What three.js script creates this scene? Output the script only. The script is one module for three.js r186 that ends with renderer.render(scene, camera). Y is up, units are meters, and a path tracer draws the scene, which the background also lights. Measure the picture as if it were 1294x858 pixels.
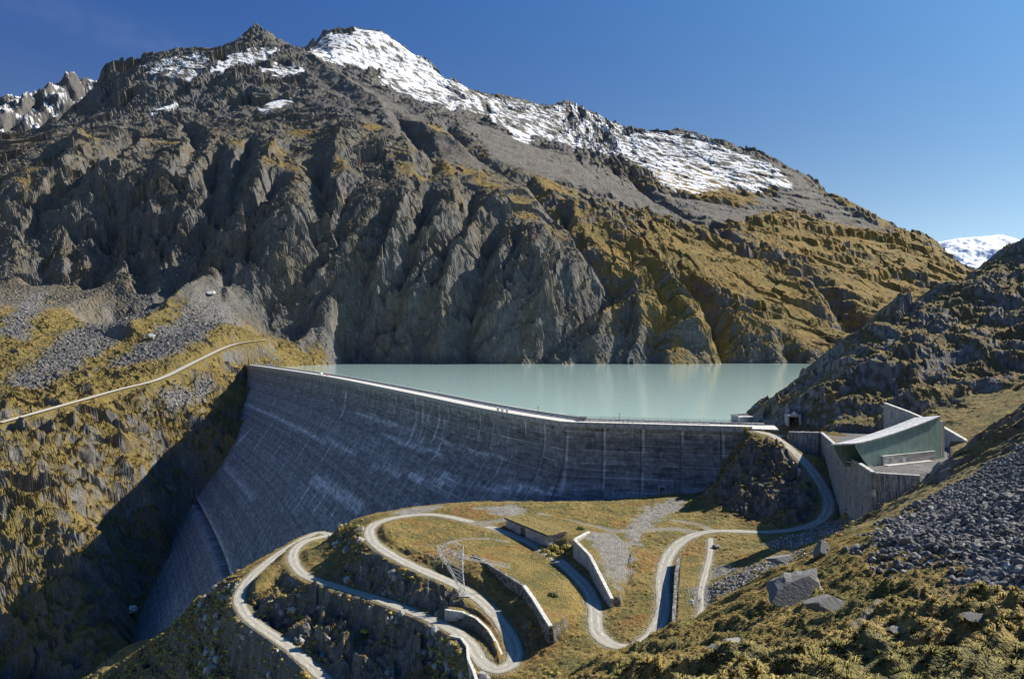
import * as THREE from 'three';
import { createNoise2D, createNoise3D } from 'simplex-noise';
import { mergeGeometries, mergeVertices } from 'three/addons/utils/BufferGeometryUtils.js';

import { MarchingCubes } from 'three/addons/objects/MarchingCubes.js';
// ---------------------------------------------------------------- camera, sky, sun, exposure
const F = 900, CX = 647, HOR = 435, EYE = 38.3;      // lens in photo pixels, horizon row, eye height above the lake (metres)
const scene = new THREE.Scene();
const camera = new THREE.PerspectiveCamera(2 * Math.atan(429 / F) * 180 / Math.PI, 1294 / 858, 0.5, 40000);
camera.position.set(0, EYE, 0);
camera.lookAt(0, EYE + 6, -900);
const renderer = new THREE.WebGLRenderer({ antialias: true });
renderer.setSize(1024, 678);
renderer.toneMapping = THREE.LinearToneMapping;
renderer.toneMappingExposure = 1.88;
renderer.shadowMap.enabled = true;

const rad = Math.PI / 180;
const SUN_AZ = 68 * rad, SUN_EL = 38 * rad;           // to the right of the view axis, behind the dam
const sunDir = new THREE.Vector3(Math.sin(SUN_AZ) * Math.cos(SUN_EL), Math.sin(SUN_EL), -Math.cos(SUN_AZ) * Math.cos(SUN_EL));
const sun = new THREE.DirectionalLight(new THREE.Color(1.0, 0.93, 0.80), 5.0);
sun.position.copy(sunDir).multiplyScalar(6000).add(new THREE.Vector3(0, 0, -1200));
sun.target.position.set(0, 0, -1200);
sun.castShadow = true;
sun.shadow.mapSize.set(4096, 4096);
Object.assign(sun.shadow.camera, { left: -2600, right: 2600, top: 2600, bottom: -2600, near: 100, far: 12000 });
scene.add(sun, sun.target);

function rng(seed) { let a = seed >>> 0; return () => { a = (a + 0x6D2B79F5) >>> 0; let t = a; t = Math.imul(t ^ (t >>> 15), t | 1); t ^= t + Math.imul(t ^ (t >>> 7), t | 61); return ((t ^ (t >>> 14)) >>> 0) / 4294967296; }; }
const n2 = createNoise2D(rng(11)), n2b = createNoise2D(rng(23)), n3 = createNoise3D(rng(37));
const clamp = (x, a = 0, b = 1) => x < a ? a : x > b ? b : x;
const mix = (a, b, t) => a + (b - a) * t;
const smooth = (a, b, x) => { const t = clamp((x - a) / (b - a)); return t * t * (3 - 2 * t); };
function fbm(x, y, o = 4, g = 0.5, n = n2) { let s = 0, a = 1, t = 0; for (let i = 0; i < o; i++) { s += a * n(x, y); t += a; a *= g; const q = x * 1.62 - y * 1.18 + 7.3; y = x * 1.18 + y * 1.62 - 3.1; x = q; } return s / t; }
function ridged(x, y, o = 4, g = 0.5, n = n2) { let s = 0, a = 1, t = 0, w = 1; for (let i = 0; i < o; i++) { let v = 1 - Math.abs(n(x, y)); v *= v; s += a * v * w; t += a; w = clamp(v * 1.6); a *= g; const q = x * 1.62 - y * 1.18 + 7.3; y = x * 1.18 + y * 1.62 - 3.1; x = q; } return s / t; }

{ // clear autumn air: deep blue overhead, paler towards the horizon and towards the sun
  const W = 1024, H = 512, data = new Float32Array(W * H * 4), d = new THREE.Vector3();
  for (let j = 0; j < H; j++) for (let i = 0; i < W; i++) {
    const phi = ((i + .5) / W - .5) * 2 * Math.PI, el = ((j + .5) / H - .5) * Math.PI;
    d.set(Math.cos(el) * Math.cos(phi), Math.sin(el), Math.cos(el) * Math.sin(phi));
    const c = clamp(d.dot(sunDir), -1, 1), gam = Math.acos(c);
    const e = Math.max(0, d.y), air = Math.exp(-e * 5.2);              // optical depth of air along the ray
    const mie = Math.exp(-gam * 2.2), a2 = air * air;
    let r = 0.006 + 0.66 * a2 + mie * (0.15 + 0.85 * air), g = 0.038 + 0.78 * a2 + mie * (0.47 + 1.25 * air), b = 0.185 + 0.52 * a2 + mie * (0.80 + 1.35 * air);
    // thin streak of cirrus, high on the side away from the sun
    const az = Math.atan2(d.x, -d.z) / rad, ed = el / rad;
    const line = ed - (21.6 - (az + 33) * 0.16), cir = Math.exp(-line * line / 1.1) * smooth(-48, -34, az) * (1 - smooth(-26, -19, az)) * (0.55 + 0.45 * n2(az * 0.5, ed * 2.2));
    r += 0.022 * cir; g += 0.022 * cir; b += 0.02 * cir;
    const k = .83 * (d.y < 0 ? mix(1, 0.35, smooth(0, 0.12, -d.y)) : 1);
    data.set([r * k, g * k, b * k, 1], 4 * (j * W + i));
  }
  const t = new THREE.DataTexture(data, W, H, THREE.RGBAFormat, THREE.FloatType);
  t.mapping = THREE.EquirectangularReflectionMapping; t.magFilter = t.minFilter = THREE.LinearFilter; t.needsUpdate = true;
  scene.background = t; scene.environment = t;
}

// ---------------------------------------------------------------- helpers
// world: x to the right, y up from the lake's surface, depth Z = -z. at(): photo pixel at a known depth; on(): photo pixel at a known elevation.
const at = (px, py, Z) => [(px - CX) / F * Z, EYE - (py - HOR) / F * Z, Z];
const on = (px, py, el) => { const Z = (EYE - el) * F / (py - HOR); return [(px - CX) / F * Z, el, Z]; };
const used = new Map();
function numbered(name) { const k = used.get(name) || 0; used.set(name, k + 1); return k ? `${name}_${String(k).padStart(3, '0')}` : name; }
function shadows(o) { o.traverse(m => { if (m.isMesh) { m.castShadow = true; m.receiveShadow = true; } }); return o; }
function tag(o, label, category, group, kind) { if (label) o.userData.label = label; if (category) o.userData.category = category; if (group) o.userData.group = group; if (kind) o.userData.kind = kind; return o; }
function mesh(name, geo, mat, parent = scene) { const m = new THREE.Mesh(geo, mat); m.name = parent === scene ? numbered(name) : name; parent.add(m); m.castShadow = m.receiveShadow = true; return m; }
function thing(name, label, category, pos = [0, 0, 0], turn = 0, group) { const g = new THREE.Group(); g.name = numbered(name); g.position.set(...pos); g.rotation.y = turn; scene.add(g); return tag(g, label, category, group); }
function copyOf(o, label) { const c = o.clone(); c.name = numbered(o.name.replace(/_\d{3}$/, '')); c.userData = { ...o.userData }; if (label) c.userData.label = label; scene.add(c); return c; }
function box(w, h, d, x = 0, y = 0, z = 0, ry = 0) { const g = new THREE.BoxGeometry(w, h, d); if (ry) g.rotateY(ry); g.translate(x, y, z); return g; }
function bar(a, b, r, n = 5) { const A = new THREE.Vector3(...a), B = new THREE.Vector3(...b), L = A.distanceTo(B), g = new THREE.CylinderGeometry(r, r, L, n, 1); g.translate(0, L / 2, 0); g.applyQuaternion(new THREE.Quaternion().setFromUnitVectors(new THREE.Vector3(0, 1, 0), B.clone().sub(A).normalize())); g.translate(...a); return g; }
const merge = l => mergeGeometries(l.map(g => g.index ? g.toNonIndexed() : g), false);

class Spline { // thin-plate surface through [x, y, Z] points, rastered coarsely, then cubic lookup
  constructor(pts, x0, x1, z0, z1, step, S = 500, soft = 1e-4) {
    const n = pts.length, N = n + 3, A = Array.from({ length: N }, () => new Float64Array(N + 1)), K = r2 => r2 < 1e-12 ? 0 : 0.5 * r2 * Math.log(r2);
    for (let i = 0; i < n; i++) {
      const [xi, yi, zi] = pts[i];
      for (let j = 0; j < n; j++) { const dx = (xi - pts[j][0]) / S, dz = (zi - pts[j][2]) / S; A[i][j] = K(dx * dx + dz * dz); }
      A[i][i] += soft; A[i][n] = A[n][i] = 1; A[i][n + 1] = A[n + 1][i] = xi / S; A[i][n + 2] = A[n + 2][i] = zi / S; A[i][N] = yi;
    }
    for (let c = 0; c < N; c++) {
      let p = c; for (let r = c + 1; r < N; r++) if (Math.abs(A[r][c]) > Math.abs(A[p][c])) p = r;
      [A[c], A[p]] = [A[p], A[c]]; const pr = A[c];
      for (let r = c + 1; r < N; r++) { const f = A[r][c] / pr[c]; if (f) { const ar = A[r]; for (let k = c; k <= N; k++) ar[k] -= f * pr[k]; } }
    }
    const w = new Float64Array(N); for (let c = N - 1; c >= 0; c--) { let s = A[c][N]; for (let k = c + 1; k < N; k++) s -= A[c][k] * w[k]; w[c] = s / A[c][c]; }
    this.x0 = x0; this.z0 = z0; this.step = step; this.nx = Math.ceil((x1 - x0) / step) + 4; this.nz = Math.ceil((z1 - z0) / step) + 4; this.g = new Float32Array(this.nx * this.nz);
    for (let j = 0; j < this.nz; j++) for (let i = 0; i < this.nx; i++) {
      const x = (x0 + (i - 1) * step) / S, z = (z0 + (j - 1) * step) / S; let s = w[n] + w[n + 1] * x + w[n + 2] * z;
      for (let k = 0; k < n; k++) { const dx = x - pts[k][0] / S, dz = z - pts[k][2] / S; s += w[k] * K(dx * dx + dz * dz); }
      this.g[j * this.nx + i] = s;
    }
  }
  y(x, z) {
    let u = clamp((x - this.x0) / this.step + 1, 1, this.nx - 2.001), v = clamp((z - this.z0) / this.step + 1, 1, this.nz - 2.001);
    const i = Math.floor(u), j = Math.floor(v); u -= i; v -= j;
    const c = (a, b, c_, d, t) => b + .5 * t * (c_ - a + t * (2 * a - 5 * b + 4 * c_ - d + t * (3 * (b - c_) + d - a)));
    const R = k => { const o = (j + k - 1) * this.nx + i - 1, g = this.g; return c(g[o], g[o + 1], g[o + 2], g[o + 3], u); };
    return c(R(0), R(1), R(2), R(3), v);
  }
}
function march(H, px, py, z0, z1, q = 0.006) { // where the sight line of a photo pixel first meets the surface H: gives [x, y, Z]
  const a = (px - CX) / F, b = (py - HOR) / F; let best = z0, gap = -1e9, prev = z0;
  for (let Z = z0; Z < z1; Z *= 1 + q) {
    const d = H(a * Z, Z) - (EYE - b * Z);
    if (d > 0) { let lo = prev, hi = Z; for (let k = 0; k < 14; k++) { const m = (lo + hi) / 2; if (H(a * m, m) > EYE - b * m) hi = m; else lo = m; } return [a * hi, H(a * hi, hi), hi]; }
    const s = d / Z; if (s > gap) { gap = s; best = Z; } prev = Z;
  }
  return [a * best, H(a * best, best), best];
}
const hash2 = (i, j, k) => { let h = Math.imul(i, 374761393) ^ Math.imul(j, 668265263) ^ Math.imul(k, 2147483647 - 1013); h = Math.imul(h ^ (h >>> 13), 1274126177); h ^= h >>> 16; return (h >>> 0) / 4294967296; };
function facet(x, z, size, seed = 0, tilt = .8) { // broken rock: irregular cells, each a plane tilted its own way
  const u = x / size, v = z / size, iu = Math.floor(u), iv = Math.floor(v); let bd = 9, bi = 0, bj = 0, bx = 0, bz = 0;
  for (let j = -1; j <= 1; j++) for (let i = -1; i <= 1; i++) { const a = iu + i, b = iv + j, dx = u - a - hash2(a, b, seed), dz = v - b - hash2(a, b, seed + 7), d = dx * dx + dz * dz; if (d < bd) { bd = d; bi = a; bj = b; bx = dx; bz = dz; } }
  return size * (tilt * ((hash2(bi, bj, seed + 13) - .5) * 2 * bx + (hash2(bi, bj, seed + 19) - .5) * 2 * bz) + .42 * (hash2(bi, bj, seed + 29) - .5));
}
class Line { // polyline in plan; near(x, z) = [distance, value along it, side]
  constructor(p) { this.p = p; this.a = [1e9, -1e9, 1e9, -1e9]; for (const q of p) { this.a[0] = Math.min(this.a[0], q[0]); this.a[1] = Math.max(this.a[1], q[0]); this.a[2] = Math.min(this.a[2], q[2]); this.a[3] = Math.max(this.a[3], q[2]); } }
  out(x, z, m) { const a = this.a; return x < a[0] - m || x > a[1] + m || z < a[2] - m || z > a[3] + m; }
  near(x, z) {
    let bd = 1e18, by = 0, bt = 0;
    for (let i = 0; i + 1 < this.p.length; i++) {
      const A = this.p[i], B = this.p[i + 1], dx = B[0] - A[0], dz = B[2] - A[2], t = clamp(((x - A[0]) * dx + (z - A[2]) * dz) / (dx * dx + dz * dz + 1e-9)), ex = x - A[0] - dx * t, ez = z - A[2] - dz * t, d = ex * ex + ez * ez;
      if (d < bd) { bd = d; by = A[1] + (B[1] - A[1]) * t; bt = (i + t) / (this.p.length - 1); }
    }
    return [Math.sqrt(bd), by, bt];
  }
}
function inside(poly, x, z) { let c = false; for (let i = 0, j = poly.length - 1; i < poly.length; j = i++) { const a = poly[i], b = poly[j]; if ((a[2] > z) !== (b[2] > z) && x < (b[0] - a[0]) * (z - a[2]) / (b[2] - a[2]) + a[0]) c = !c; } return c; }
function edgeDist(poly, x, z) { let m = 1e18; for (let i = 0, j = poly.length - 1; i < poly.length; j = i++) { const A = poly[j], B = poly[i], dx = B[0] - A[0], dz = B[2] - A[2], t = clamp(((x - A[0]) * dx + (z - A[2]) * dz) / (dx * dx + dz * dz + 1e-9)), ex = x - A[0] - dx * t, ez = z - A[2] - dz * t; m = Math.min(m, ex * ex + ez * ez); } return Math.sqrt(m); }
function signed(poly, x, z) { const d = edgeDist(poly, x, z); return inside(poly, x, z) ? d : -d; }
function rounded(p, per = 8) { const c = new THREE.CatmullRomCurve3(p.map(q => new THREE.Vector3(...q)), false, 'centripetal'); return c.getPoints(per * (p.length - 1)).map(v => [v.x, v.y, v.z]); }
class Patch { // an irregular patch of ground cover outlined in plan
  constructor(poly) { this.p = poly; this.l = new Line(poly); }
  w(x, z, soft, wob = 0, f = 0.05) { if (this.l.out(x, z, soft + wob)) return 0; const s = signed(this.p, x, z) + wob * fbm(x * f, z * f, 3); return smooth(-soft, soft, s); }
}

// ---------------------------------------------------------------- the dam's line and profile (needed by the ground)
const CREST = 4;
const crestPlan = rounded([[-520, 0, 1300], [-432, 0, 1160], [-290, 0, 915], [-182, 0, 718], [-124, 0, 600], [-58, 0, 461], [-26, 0, 392], [-2, 0, 345], [22.5, 0, 304.6]], 10).concat(rounded([[24, 0, 303.6], [45, 0, 299], [70, 0, 292.5], [96, 0, 286], [112, 0, 282]], 5));
const crestLen = [0]; for (let i = 1; i < crestPlan.length; i++) crestLen.push(crestLen[i - 1] + Math.hypot(crestPlan[i][0] - crestPlan[i - 1][0], crestPlan[i][2] - crestPlan[i - 1][2]));
const DAM_L = crestLen[crestLen.length - 1];
function crestAt(s) { // point on the downstream crest edge and the downstream normal in plan
  let i = 1; while (i < crestLen.length - 1 && crestLen[i] < s) i++;
  const t = (s - crestLen[i - 1]) / (crestLen[i] - crestLen[i - 1]), a = crestPlan[i - 1], b = crestPlan[i], o = crestPlan[Math.max(0, i - 2)], e = crestPlan[Math.min(crestPlan.length - 1, i + 1)];
  let ax = b[0] - o[0], az = b[2] - o[2], bx = e[0] - a[0], bz = e[2] - a[2]; const la = Math.hypot(ax, az), lb = Math.hypot(bx, bz);
  let dx = mix(ax / la, bx / lb, t), dz = mix(az / la, bz / lb, t); const l = Math.hypot(dx, dz); dx /= l; dz /= l;
  return { x: mix(a[0], b[0], t), z: mix(a[2], b[2], t), nx: dz, nz: -dx, tx: dx, tz: dz };
}
const batter = h => { const q = Math.max(0, h - 6); return q < 24 ? 0.7 * q * q / 48 : 0.7 * (q - 12); };   // the face is upright at the top and leans out below
function facePoint(s, h, off = 0) { const c = crestAt(s), b = batter(h) + off; return [c.x + c.nx * b, CREST - h, c.z + c.nz * b]; }
function faceHit(px, py) { let best = 1e9, r = null; for (let s = 60; s < DAM_L; s += 3) for (let h = 0; h < 275; h += 1.5) { const p = facePoint(s, h), e = Math.hypot(CX + F * p[0] / p[2] - px, HOR + F * (EYE - p[1]) / p[2] - py); if (e < best) { best = e; r = p; } } return r; }

// ---------------------------------------------------------------- far ground: left bank, moraine and the great mountain
const farPts = [];
const far = (...l) => { for (const q of l) farPts.push(at(...q)); };
// dam contact on the opposite bank
for (const [px, py] of [[311, 466], [313, 500], [303, 545], [285, 580], [262, 612], [240, 640], [215, 690], [190, 745], [165, 805]]) { const p = faceHit(px, py); farPts.push(p); farPts.push([p[0] + 35, p[1] - 34, p[2] - 30 + 6]); }
far([0, 858, 640], [60, 858, 632], [120, 858, 620], [60, 790, 660], [110, 800, 650], [0, 720, 684], [80, 700, 705], [0, 640, 715], [60, 630, 745], [0, 580, 745], [150, 700, 740], [140, 620, 820], [100, 570, 810], [200, 620, 850], [180, 560, 890], [240, 560, 930], [270, 510, 1030],
  [0, 535, 790], [50, 521, 835], [100, 507, 890], [150, 493, 945], [200, 480, 1010], [250, 456, 1090], [295, 436, 1165], [335, 430, 1215],
  [0, 480, 930], [60, 470, 985], [130, 460, 1050], [180, 452, 1080], [0, 420, 1120], [30, 345, 1390], [85, 355, 1390], [60, 400, 1210], [110, 400, 1250], [150, 395, 1280], [140, 430, 1150], [200, 405, 1260], [240, 370, 1330], [285, 353, 1390], [230, 420, 1210], [290, 410, 1265], [340, 375, 1400], [380, 410, 1390], [350, 445, 1250], [400, 448, 1330], [435, 456, 1400], [-90, 520, 800], [-90, 640, 690], [-90, 400, 1150], [-90, 330, 1400], [-90, 780, 640]);
for (const [x, y, z] of [[-250, -45, 1180], [-200, -40, 1320], [-100, -45, 1300], [100, -45, 1300], [300, -45, 1300], [600, -45, 1300], [900, -45, 1310], [-480, -262, 520], [-600, -262, 560], [-350, -262, 520]]) farPts.push([x, y, z]);
// shore and slopes of the mountain
for (const px of [450, 500, 560, 620, 680, 740, 800, 860, 920, 980, 1040, 1120, 1220, 1330]) farPts.push(at(px, 460.5, 1366 + (px > 900 ? 26 : 0)));
far(
  [-100, 250, 1560], [-100, 200, 1800], [0, 320, 1450], [0, 250, 1530], [0, 200, 1680], [0, 182, 1850], [40, 178, 1950],
  [70, 290, 1500], [130, 300, 1490], [180, 320, 1450], [240, 300, 1460], [130, 220, 1600], [60, 225, 1600], [110, 180, 1800], [160, 190, 1760], [200, 240, 1560], [230, 178, 1800], [280, 210, 1650], [320, 300, 1450], [360, 330, 1420], [420, 380, 1400],
  [150, 130, 2150], [230, 130, 2150], [300, 130, 2150], [350, 200, 1700], [340, 150, 1960], [380, 170, 1850], [400, 230, 1600], [370, 110, 2250], [420, 300, 1480], [450, 200, 1720], [440, 140, 2050],
  [480, 380, 1410], [480, 300, 1500], [500, 240, 1610], [520, 190, 1800], [500, 150, 2050], [470, 110, 2350], [430, 95, 2400],
  [560, 400, 1405], [560, 320, 1475], [570, 260, 1580], [580, 210, 1780], [570, 170, 2050], [550, 140, 2350], [540, 115, 2600], [500, 80, 2720],
  [630, 400, 1405], [640, 330, 1470], [640, 270, 1590], [640, 225, 1790], [630, 190, 2060], [620, 160, 2400], [610, 135, 2650],
  [700, 410, 1400], [700, 350, 1470], [700, 300, 1560], [700, 260, 1720], [700, 225, 1980], [690, 190, 2350], [690, 160, 2700],
  [770, 420, 1400], [770, 370, 1470], [780, 320, 1600], [780, 280, 1780], [780, 245, 2050], [770, 210, 2400], [770, 180, 2800],
  [850, 420, 1410], [850, 370, 1500], [860, 320, 1690], [860, 280, 1930], [860, 250, 2250], [860, 225, 2500], [860, 195, 2800],
  [930, 430, 1420], [930, 380, 1560], [940, 330, 1760], [940, 290, 2000], [940, 255, 2330], [940, 225, 2620],
  [1000, 430, 1460], [1010, 380, 1640], [1010, 330, 1880], [1010, 290, 2140], [1010, 255, 2480],
  [1080, 410, 1600], [1080, 360, 1850], [1080, 320, 2090], [1080, 290, 2330], [1150, 370, 1900], [1150, 330, 2150], [1210, 380, 1900], [1210, 350, 2150], [1300, 400, 1800], [1300, 375, 2200], [1380, 420, 1700]);
const skyline = [[-110, 180, 2150], [-40, 174, 2150], [20, 170, 2150], [60, 162, 2200], [92, 142, 2300], [113, 124, 2420], [130, 106, 2500], [150, 88, 2500], [168, 79, 2520], [215, 71, 2560], [265, 66, 2600], [292, 62, 2620], [308, 53, 2640], [321, 46, 2650], [338, 49, 2650], [360, 58, 2660], [382, 65, 2690], [398, 53, 2800], [405, 47, 2860], [440, 42, 2900], [466, 39, 2920], [490, 47, 2930], [520, 67, 2930], [548, 88, 2920], [580, 109, 2900], [600, 116, 2920], [620, 122, 2940], [650, 130, 3000], [690, 138, 3040], [712, 133, 3060], [750, 145, 3080], [782, 160, 3080], [820, 168, 3080], [860, 168, 3080], [900, 178, 3060], [930, 188, 3030], [975, 205, 2980], [1010, 222, 2920], [1040, 245, 2840], [1080, 270, 2740], [1110, 285, 2660], [1150, 299, 2560], [1190, 316, 2450], [1224, 338, 2340], [1300, 365, 2350], [1400, 400, 2300]];
for (const [px, py, Z] of skyline) { farPts.push(at(px, py, Z)); const p = at(px, py, Z + 190); farPts.push([p[0], at(px, py, Z)[1] - 90, p[2]]); }
const farBase = new Spline(farPts, -2400, 2000, 480, 3400, 14, 900, 2e-4);
const H0 = (x, z) => farBase.y(x, z);

// gullies and ribs: photo outlines laid on the bare slope; [width m, depth m, pixels...]
const lay = l => { const p = []; for (let i = 0; i < l.length; i += 2) p.push(march(H0, l[i], l[i + 1], 900, 3150, 0.004)); return p; };
const gullies = [
  [46, 34, 631, 255, 607, 324, 597, 348, 593, 452], [40, 30, 545, 215, 522, 287, 488, 368, 471, 396, 463, 440], [34, 24, 500, 240, 481, 307, 454, 358, 450, 440], [30, 20, 675, 341, 662, 382, 614, 433], [26, 20, 700, 250, 729, 297, 753, 331, 775, 352],
  [30, 22, 770, 348, 735, 385, 695, 426, 686, 455], [30, 20, 597, 225, 590, 262, 560, 300, 548, 350, 530, 400, 520, 450], [26, 16, 660, 218, 709, 279], [40, 32, 850, 330, 887, 380, 924, 437, 938, 459], [40, 30, 1025, 345, 1063, 386, 1085, 412],
  [44, 30, 272, 180, 262, 252, 258, 295], [38, 26, 398, 194, 408, 238, 401, 289, 415, 311, 357, 362], [34, 26, 146, 225, 139, 289, 136, 321, 116, 341], [30, 22, 48, 240, 44, 300, 60, 340], [40, 30, 170, 165, 126, 200, 62, 240],
  [30, 22, 163, 280, 190, 345], [44, 26, 290, 255, 265, 285, 238, 314, 204, 362, 150, 385], [34, 24, 350, 215, 330, 260, 300, 330], [30, 22, 440, 220, 430, 280, 420, 330, 395, 380, 380, 400], [26, 18, 318, 170, 300, 215, 290, 250], [26, 16, 230, 150, 245, 175, 225, 215],
  [24, 14, 640, 260, 650, 300, 640, 340, 650, 400, 648, 450], [26, 16, 800, 380, 780, 420, 770, 455], [24, 14, 835, 390, 825, 430, 822, 457], [26, 18, 900, 275, 915, 300, 945, 315], [22, 14, 985, 420, 1000, 450], [22, 12, 720, 345, 715, 400, 735, 452], [22, 14, 552, 300, 520, 352, 505, 400],
  [30, 16, 560, 150, 600, 190, 660, 225], [30, 18, 780, 200, 830, 250, 880, 275], [26, 14, 480, 130, 540, 190, 545, 215], [24, 14, 100, 260, 96, 310, 85, 345], [24, 16, 210, 240, 200, 290, 215, 330]
].map(([w, d, ...l]) => ({ w, d, l: new Line(rounded(lay(l), 4)) }));
const bands = [ // cliff steps between the grass ledges: [height m, pixels from one end to the other]
  [26, 955, 283, 1000, 287, 1060, 297, 1110, 303, 1156, 312], [22, 935, 322, 985, 336, 1032, 352], [18, 880, 297, 925, 318, 960, 328], [22, 1095, 352, 1140, 352, 1188, 362], [16, 940, 262, 1000, 268, 1050, 276], [18, 700, 232, 740, 244, 790, 254], [16, 860, 246, 900, 256, 940, 258], [14, 1040, 322, 1100, 330, 1160, 338], [14, 900, 372, 950, 385, 1000, 398], [14, 560, 248, 610, 262, 650, 258], [16, 470, 190, 520, 205, 560, 200], [14, 990, 312, 1040, 316, 1100, 324]
].map(([h, ...l]) => ({ h, l: new Line(rounded(lay(l), 4)) }));
const ribs = [ // sharper crests: the sunlit edge of the grassy spur, shoulders above the cliffs
  [40, 22, 700, 255, 770, 290, 840, 350, 880, 400, 932, 457], [34, 16, 890, 285, 960, 320, 1020, 360, 1080, 410], [36, 18, 380, 66, 440, 110, 520, 160, 600, 205], [30, 20, 100, 175, 80, 210, 20, 250], [30, 18, 240, 178, 195, 245, 190, 290], [30, 18, 345, 178, 330, 220, 310, 260, 250, 310], [30, 16, 500, 300, 480, 340, 470, 380], [34, 18, 575, 290, 560, 370, 550, 440], [30, 16, 640, 300, 625, 360, 630, 440], [60, 16, 150, 430, 220, 392, 283, 354], [60, 16, 283, 354, 340, 380, 400, 430], [40, 18, 440, 150, 420, 230, 440, 300, 420, 360], [36, 16, 520, 230, 500, 290, 500, 350], [34, 16, 690, 290, 675, 330, 690, 390], [34, 16, 180, 180, 150, 240, 160, 290]
].map(([w, d, ...l]) => ({ w, d, l: new Line(rounded(lay(l), 4)) }));
// the zones with names of their own, outlined in the photograph and laid on the slope in plan
const patchFar = (...l) => new Patch(lay(l));
const snowFields = [ // [strength, outline]
  [1.1, patchFar(384, 62, 405, 46, 440, 38, 466, 34, 492, 44, 520, 64, 552, 88, 575, 104, 565, 118, 530, 112, 490, 96, 440, 82, 400, 76)], [.82, patchFar(470, 84, 540, 84, 585, 106, 606, 120, 612, 142, 570, 138, 520, 124, 480, 104)],
  [.76, patchFar(575, 102, 620, 120, 690, 134, 715, 130, 790, 158, 800, 200, 750, 192, 690, 176, 640, 166, 600, 140)], [.87, patchFar(770, 168, 830, 166, 880, 172, 930, 190, 990, 216, 1004, 236, 960, 240, 920, 234, 885, 246, 850, 240, 815, 215)],
  [.84, patchFar(165, 82, 215, 70, 262, 66, 262, 92, 230, 104, 195, 100)], [.98, patchFar(262, 84, 290, 64, 320, 60, 352, 64, 330, 78, 300, 84, 270, 100)], [1.04, patchFar(330, 84, 350, 80, 380, 84, 396, 92, 360, 97, 335, 93)], [1.0, patchFar(318, 134, 350, 122, 374, 123, 366, 132, 335, 140)], [1.0, patchFar(182, 138, 225, 125, 230, 130, 196, 141)], [1.05, patchFar(638, 162, 665, 165, 680, 182, 655, 178)]];
const screeFields = [patchFar(590, 150, 650, 172, 740, 205, 850, 246, 935, 262, 1000, 262, 900, 285, 800, 262, 700, 232, 620, 200), patchFar(384, 68, 430, 92, 500, 130, 560, 175, 620, 210, 600, 212, 520, 180, 450, 130, 400, 110), patchFar(290, 262, 268, 282, 238, 312, 200, 360, 130, 392, 108, 400, 190, 345, 240, 296),
  patchFar(975, 204, 1010, 221, 1045, 248, 1085, 274, 1130, 292, 1080, 286, 1000, 264, 950, 252, 985, 240), patchFar(258, 372, 292, 352, 320, 372, 310, 400, 250, 430, 190, 455, 130, 465, 170, 440), patchFar(0, 505, 60, 440, 120, 400, 160, 388, 205, 380, 210, 392, 170, 420, 100, 460, 40, 500), patchFar(345, 372, 365, 392, 420, 440, 440, 458, 425, 458, 380, 420), patchFar(205, 500, 235, 490, 262, 478, 275, 484, 250, 505, 215, 520),
  patchFar(0, 420, 30, 380, 50, 360, 60, 370, 25, 430)];
const grassSpots = [[160, 185, 26], [105, 178, 22], [215, 178, 14], [250, 172, 16], [360, 215, 34], [380, 170, 22], [345, 195, 18], [600, 215, 28], [560, 210, 26], [500, 200, 20], [640, 200, 46], [690, 235, 44], [540, 180, 30], [520, 215, 24], [590, 250, 26], [660, 260, 34], [470, 160, 22], [430, 215, 18], [620, 230, 30], [700, 300, 30], [740, 290, 60], [790, 330, 60], [850, 400, 50], [900, 430, 40], [720, 265, 40], [880, 320, 60], [960, 360, 60], [1000, 400, 60], [1000, 300, 60], [1100, 310, 60], [1100, 360, 70], [1180, 335, 60], [950, 265, 40], [560, 165, 26], [480, 130, 20], [30, 225, 20], [770, 390, 26], [20, 180, 20], [300, 180, 14], [640, 285, 26], [600, 310, 20]]
  .map(([a, b, r]) => { const p = march(H0, a, b, 900, 3150, 0.004); return [p[0], p[2], r / F * p[2] * 1.3]; });
const roadLeft = new Line(rounded([[0, 535], [50, 521], [100, 507], [150, 493], [200, 480], [250, 456], [295, 436], [335, 430]].map(([a, b], i) => at(a, b, [790, 835, 890, 945, 1010, 1090, 1165, 1215][i])), 6));
{ const a = roadLeft.p[0], b = roadLeft.p[4], k = 6; roadLeft.p.unshift([a[0] + (a[0] - b[0]) * k, a[1] + (a[1] - b[1]) * k, a[2] + (a[2] - b[2]) * k]); roadLeft.a[0] = roadLeft.p[0][0]; roadLeft.a[2] = roadLeft.p[0][2]; }

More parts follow.
